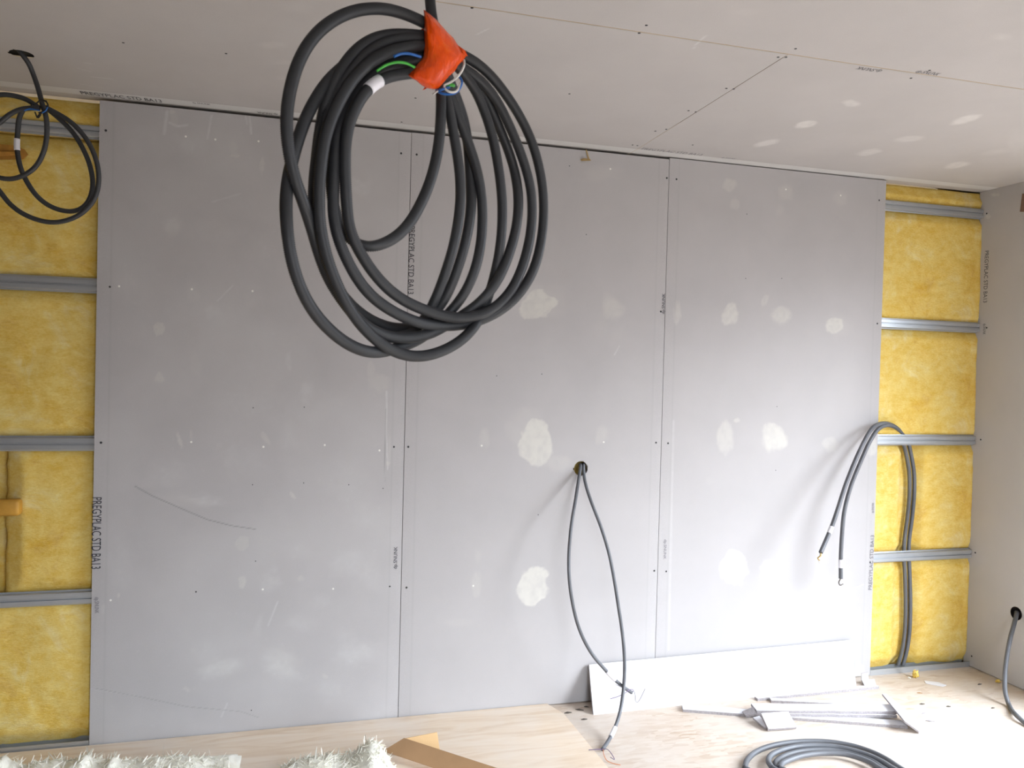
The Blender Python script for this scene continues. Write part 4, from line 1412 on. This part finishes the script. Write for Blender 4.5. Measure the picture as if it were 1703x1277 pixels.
G2 = [(742, 66), (716, 60), z(c1(1500, 370), .010), z(c1(1350, 355), .014), z(c1(1180, 365), .020), z(c1(1010, 440), .022), z(c1(860, 570), .022), z(c1(730, 760), .022), z(c1(640, 950), .022), z(c1(560, 1150), .026), z(c3(525, 200), .034), z(c3(500, 420), .040), z(c3(475, 650), .044), z(c3(450, 900), .050),
      z(c5(455, 250), .058), z(c5(500, 520), .060), z(c5(590, 760), .062), z(c5(720, 980), .062), z(c7(520, 500), .062), z(c7(700, 640), .064), z(c7(900, 730), .066), z(c7(1150, 760), .068), z(c8(180, 680), .062), z(c8(290, 590), .052), z(c8(360, 480), .036),
      z(c6(430, 990), .022), z(c6(505, 790), .014), c6(580, 560), c6(640, 300), c6(668, 60), z(c4(665, 900), .016), z(c4(650, 700), .018), z(c4(640, 520), .020), z(c4(625, 330), .020), z(c4(600, 150), .020), z(c2(545, 1120), .020), z(c2(480, 980), .012), (742, 120)]
coil_curves = [bd(q) for q in (A, B, Cc, D_, F_, N_c, G, G2)]
tapeD = bigD(735)
dropc = [HOLE_C + np.array([0, 0, 0.03]), HOLE_C + np.array([0, 0, -0.03])]
d0, d1 = deep(713.5, -30, tapeD + 0.035), deep(716, 20, tapeD + 0.03)
dropc += [0.5 * (dropc[1] + d0) + np.array([0, 0, 0.0]), d0, deep(715, 0, tapeD + 0.033), d1, deep(720, 45, tapeD + 0.02), deep(735, 80, tapeD)]
root = empty('conduit_coil', HOLE_C, 'large dark grey conduit coil bound with orange tape, hanging in the foreground', 'conduit coil', 'hanging conduit coils')
conduit_obj('conduit_tube', [dropc] + coil_curves, R_BIG, root, 0.0033, 16, R_BIG * 0.17, 'conduit_dark', 26)
fp = coil_curves[4]
sleeve_obj(fp, bd([c1(1150, 840)])[0], bd([c1(1020, 940)])[0], R_BIG * 1.06, root, soft=26)


# orange tape wrapped round the bundle
def tp(x, y): return (660 + x / 6.385, y / 6.385)
secs = [((284, 104), (302, 112)), ((286, 160), (362, 160)), ((287, 220), (428, 215)), ((288, 280), (475, 270)), ((288, 340), (535, 338)), ((288, 400), (600, 400)), ((288, 455), (650, 480)), ((286, 530), (715, 540)), ((280, 600), (750, 590)),
        ((245, 650), (695, 660)), ((205, 700), (640, 725)), ((150, 750), (578, 800)), ((108, 795), (515, 868)), ((150, 828), (482, 905)), ((200, 852), (450, 932)), ((250, 895), (420, 945)), ((300, 930), (385, 950))]
nS = 28
V, Fs = [], []
for k, (l, r_) in enumerate(secs):
    L_, R_ = np.array(tp(*l)), np.array(tp(*r_))
    t_end = min(k / 3.0, (len(secs) - 1 - k) / 3.0, 1.0)
    dep = 0.012 + 0.034 * math.sqrt(max(0.0, t_end))
    for i in range(nS):
        a = 2 * PI * i / nS
        s = 0.5 - 0.5 * math.cos(a)
        p = L_ * (1 - s) + R_ * s
        wr = 0.0055 * mnoise.noise(Vector((k * 0.45, s * 6.0, 0.3 * math.sin(a)))) + 0.0024 * math.sin(s * 23 + k * 1.3)
        V.append(deep(p[0], p[1], bigD(p[0]) + 0.008 - (dep + wr) * math.copysign(abs(math.sin(a)) ** 0.75, math.sin(a))))
for k in range(len(secs) - 1):
    for i in range(nS):
        j = (i + 1) % nS
        Fs.append((k * nS + i, k * nS + j, (k + 1) * nS + j, (k + 1) * nS + i))
Fs.append(tuple(range(nS - 1, -1, -1)))
Fs.append(tuple((len(secs) - 1) * nS + i for i in range(nS)))
mbt = MB()
mbt.add(V, Fs, 0)
for tri, dz in (([(285, 290), (225, 340), (284, 358)], 0.006), ([(180, 715), (112, 735), (106, 800), (170, 760)], -0.02), ([(300, 925), (270, 958), (318, 938)], 0.0), ([(650, 480), (725, 535), (752, 595), (690, 560)], -0.03)):
    q = [deep(*tp(*p), tapeD + dz) for p in tri]
    mbt.slab(q, (0, 0.001, 0), 0, 0)
tape = obj('tape', mbt.V, mbt.F, M['tape'], root, True)
tape['label'] = 'orange tape'
tD = tapeD - 0.045
wire_obj('wire', [[deep(*c1(1310, 600), bigD(655) - .030), deep(*c1(1380, 572), bigD(666) - .032), deep(*c1(1470, 570), bigD(680) - .034), deep(*c1(1596, 605), bigD(700) - .036)]], 0.0024, root, 'blue', label='blue wire')
wire_obj('wire', [[deep(*c1(1125, 755), bigD(626) - .010), deep(*c1(1230, 690), bigD(643) - .020), deep(*c1(1350, 660), bigD(661) - .026), deep(*c1(1450, 675), bigD(677) - .028), deep(*c1(1530, 715), bigD(690) - .03)]], 0.0022, root, 'green', label='green wire')
wire_obj('wire', [[deep(*tp(715, 640), tD + .02), deep(*tp(712, 700), tD), deep(*tp(680, 770), tD), deep(*tp(620, 840), tD), deep(*tp(550, 885), tD), deep(*tp(505, 905), tD), deep(*tp(515, 945), tD - .004), deep(*tp(560, 975), tD - .006), deep(*tp(620, 975), tD - .004),
                   deep(*tp(655, 940), tD), deep(*tp(672, 880), tD + .004)]], 0.0020, root, 'white', label='white wire')
wire_obj('wire', [[deep(*tp(660, 810), tD + .01), deep(*tp(690, 860), tD + .006), deep(*tp(672, 930), tD + .002), deep(*tp(620, 985), tD), deep(*tp(540, 1000), tD), deep(*tp(460, 985), tD), deep(*tp(420, 955), tD + .006)],
                  [deep(*tp(440, 960), tD - .003), deep(*tp(500, 945), tD - .004), deep(*tp(560, 925), tD)]], 0.0022, root, 'blue', label='blue wire')
wire_obj('wire', [[deep(*tp(530, 925), tD + .002), deep(*tp(570, 900), tD + .004), deep(*tp(612, 912), tD + .008)]], 0.0028, root, 'green', label='green wire')
wire_obj('wire', [[deep(*tp(385, 1000), tD + .004), deep(*tp(430, 970), tD), deep(*tp(500, 940), tD - .002)]], 0.0016, root, 'white', label='white wire')

# ================================================================== FOREGROUND: WHITE WOOL AND CARDBOARD
def wool_heap(profile, Y0, Y1, label, seed, hair=900, name='glass_wool'):
    """profile: [(px, py)] top outline; the heap sits on the plywood between Y0 (back) and Y1 (front)"""
    Ym = Y0 * 0.7 + Y1 * 0.3
    tops = [at(x, y, 1, Ym) for x, y in profile]
    xs = np.array([t[0] for t in tops])
    zs = np.array([t[2] for t in tops])
    nu, nv = int((xs[-1] - xs[0]) / 0.008), 40
    V, Fs = [], []
    for i in range(nu + 1):
        x = xs[0] + (xs[-1] - xs[0]) * i / nu
        zt = float(np.interp(x, xs, zs)) - PZ
        for j in range(nv + 1):
            t = j / nv
            y = Y0 + (Y1 - Y0) * t
            prof = max(0.0, 1 - abs((t - 0.4) / (0.4 if t < 0.4 else 0.6)) ** 2.4)
            n1 = mnoise.fractal(Vector((x * 16, y * 16, seed)), 1.0, 2.0, 5)
            n2 = mnoise.noise(Vector((x * 7, y * 7, seed + 4)))
            h = zt * prof * (1 + 0.10 * n2) + 0.008 * n1 * (prof ** 0.5)
            ex_ = min(1.0, min(i, nu - i) / 7.0) ** 0.5
            V.append((x + 0.006 * n1, y + 0.006 * n2, PZ + 0.0005 + max(0.0, h * ex_)))
    for i in range(nu):
        for j in range(nv):
            a = i * (nv + 1) + j
            if max(V[q][2] for q in (a, a + 1, a + nv + 2, a + nv + 1)) > PZ + 0.004:
                Fs.append((a, a + 1, a + nv + 2, a + nv + 1))
    P = np.array(V)
    # loose fibres standing off the surface
    r_ = random.Random(seed)
    FV, FF = [], []
    for _ in range(hair):
        i, j = r_.randrange(1, nu), r_.randrange(3, nv - 6)
        c = P[i * (nv + 1) + j]
        if c[2] < PZ + 0.02:
            continue
        d = np.array([r_.gauss(0, 1), r_.gauss(0, 0.7), abs(r_.gauss(0.5, 0.7))])
        d /= np.linalg.norm(d)
        L = r_.uniform(0.008, 0.026)
        sd_ = np.cross(d, [r_.random(), r_.random(), r_.random()])
        sd_ /= np.linalg.norm(sd_) + 1e-9
        w = r_.uniform(0.0012, 0.0035)
        bend = np.array([r_.gauss(0, .3), r_.gauss(0, .3), r_.gauss(0, .3)]) * L
        k = len(FV)
        b0 = c - d * 0.004
        m_ = c + d * L * 0.5 + bend * 0.4
        t_ = c + d * L + bend
        FV += [b0 + sd_ * w, b0 - sd_ * w, m_ - sd_ * w * 0.8, m_ + sd_ * w * 0.8, t_ - sd_ * w * 0.3, t_ + sd_ * w * 0.3]
        FF += [(k, k + 1, k + 2, k + 3), (k + 3, k + 2, k + 4, k + 5)]
    k0 = len(V)
    V += [tuple(p) for p in FV]
    Fs += [tuple(a + k0 for a in f) for f in FF]
    return tag(obj(name, V, Fs, M['wool_white']), label, 'glass wool', 'white glass wool offcuts')


wool_heap([(-60, 1262), (0, 1262), (8, 1258), (14, 1268), (45, 1274), (60, 1266), (95, 1262), (110, 1268), (122, 1264), (145, 1258), (150, 1267), (180, 1266), (186, 1258), (192, 1259), (198, 1268), (230, 1267), (255, 1264), (300, 1261), (330, 1267),
           (352, 1271), (380, 1273), (405, 1279), (425, 1290), (440, 1310)], -0.20, -0.62, 'long fluffy strip of white glass wool at the bottom left', 21, 1900)
wool_heap([(440, 1300), (462, 1276), (490, 1266), (520, 1256), (548, 1252), (570, 1256), (588, 1249), (602, 1238), (612, 1230), (620, 1231), (628, 1237), (640, 1249), (650, 1260), (660, 1276), (670, 1300)], -0.46, -0.80,
          'taller torn lump of white glass wool beside the cardboard', 23, 1500)

cb = empty('cardboard_piece', at(760, 1277, 2, PZ), 'folded brown cardboard piece on the plywood at the bottom centre', 'cardboard')
A0 = at(672, 1227, 2, 0.085)
A1 = at(811, 1277, 2, 0.052)
A2 = A1 + (A1 - A0) * 0.6
Bq = at(644, 1244, 2, 0.050)
dn = (Bq - A0)
low = A0 + dn * (A0[2] - PZ - 0.004) / max(1e-3, (A0[2] - Bq[2]))
mb = MB()
def drop(p, k=1.0):
    return p + dn * (k * (p[2] - PZ - 0.004) / (A0[2] - Bq[2]))
A2 = A0 + (A1 - A0) * 1.2
A2[2] = max(A2[2], PZ + 0.047)
mb.slab([A0, A0 + dn * 1.25, A2 + dn * 1.25, A2], (0.0, 0.003, -0.003), 0, 0)
mb.obj('front_panel', M['cardboard'], cb)
mb = MB()
T = at(727, 1217.5, 2, 0.085)
K = at(674, 1228, 2, 0.083)
Tb = T + np.array([0.01, -0.02, -(T[2] - PZ - 0.002)])
Kb = np.array([K[0], K[1], max(PZ + .002, Tb[2] - 0.02)])
mb.slab([K, T, Tb, Kb], (0, 0.003, 0), 0, 0)
fo = mb.obj('folded_flap', M['cardboard_light'], cb)
fo['label'] = 'lighter folded flap'
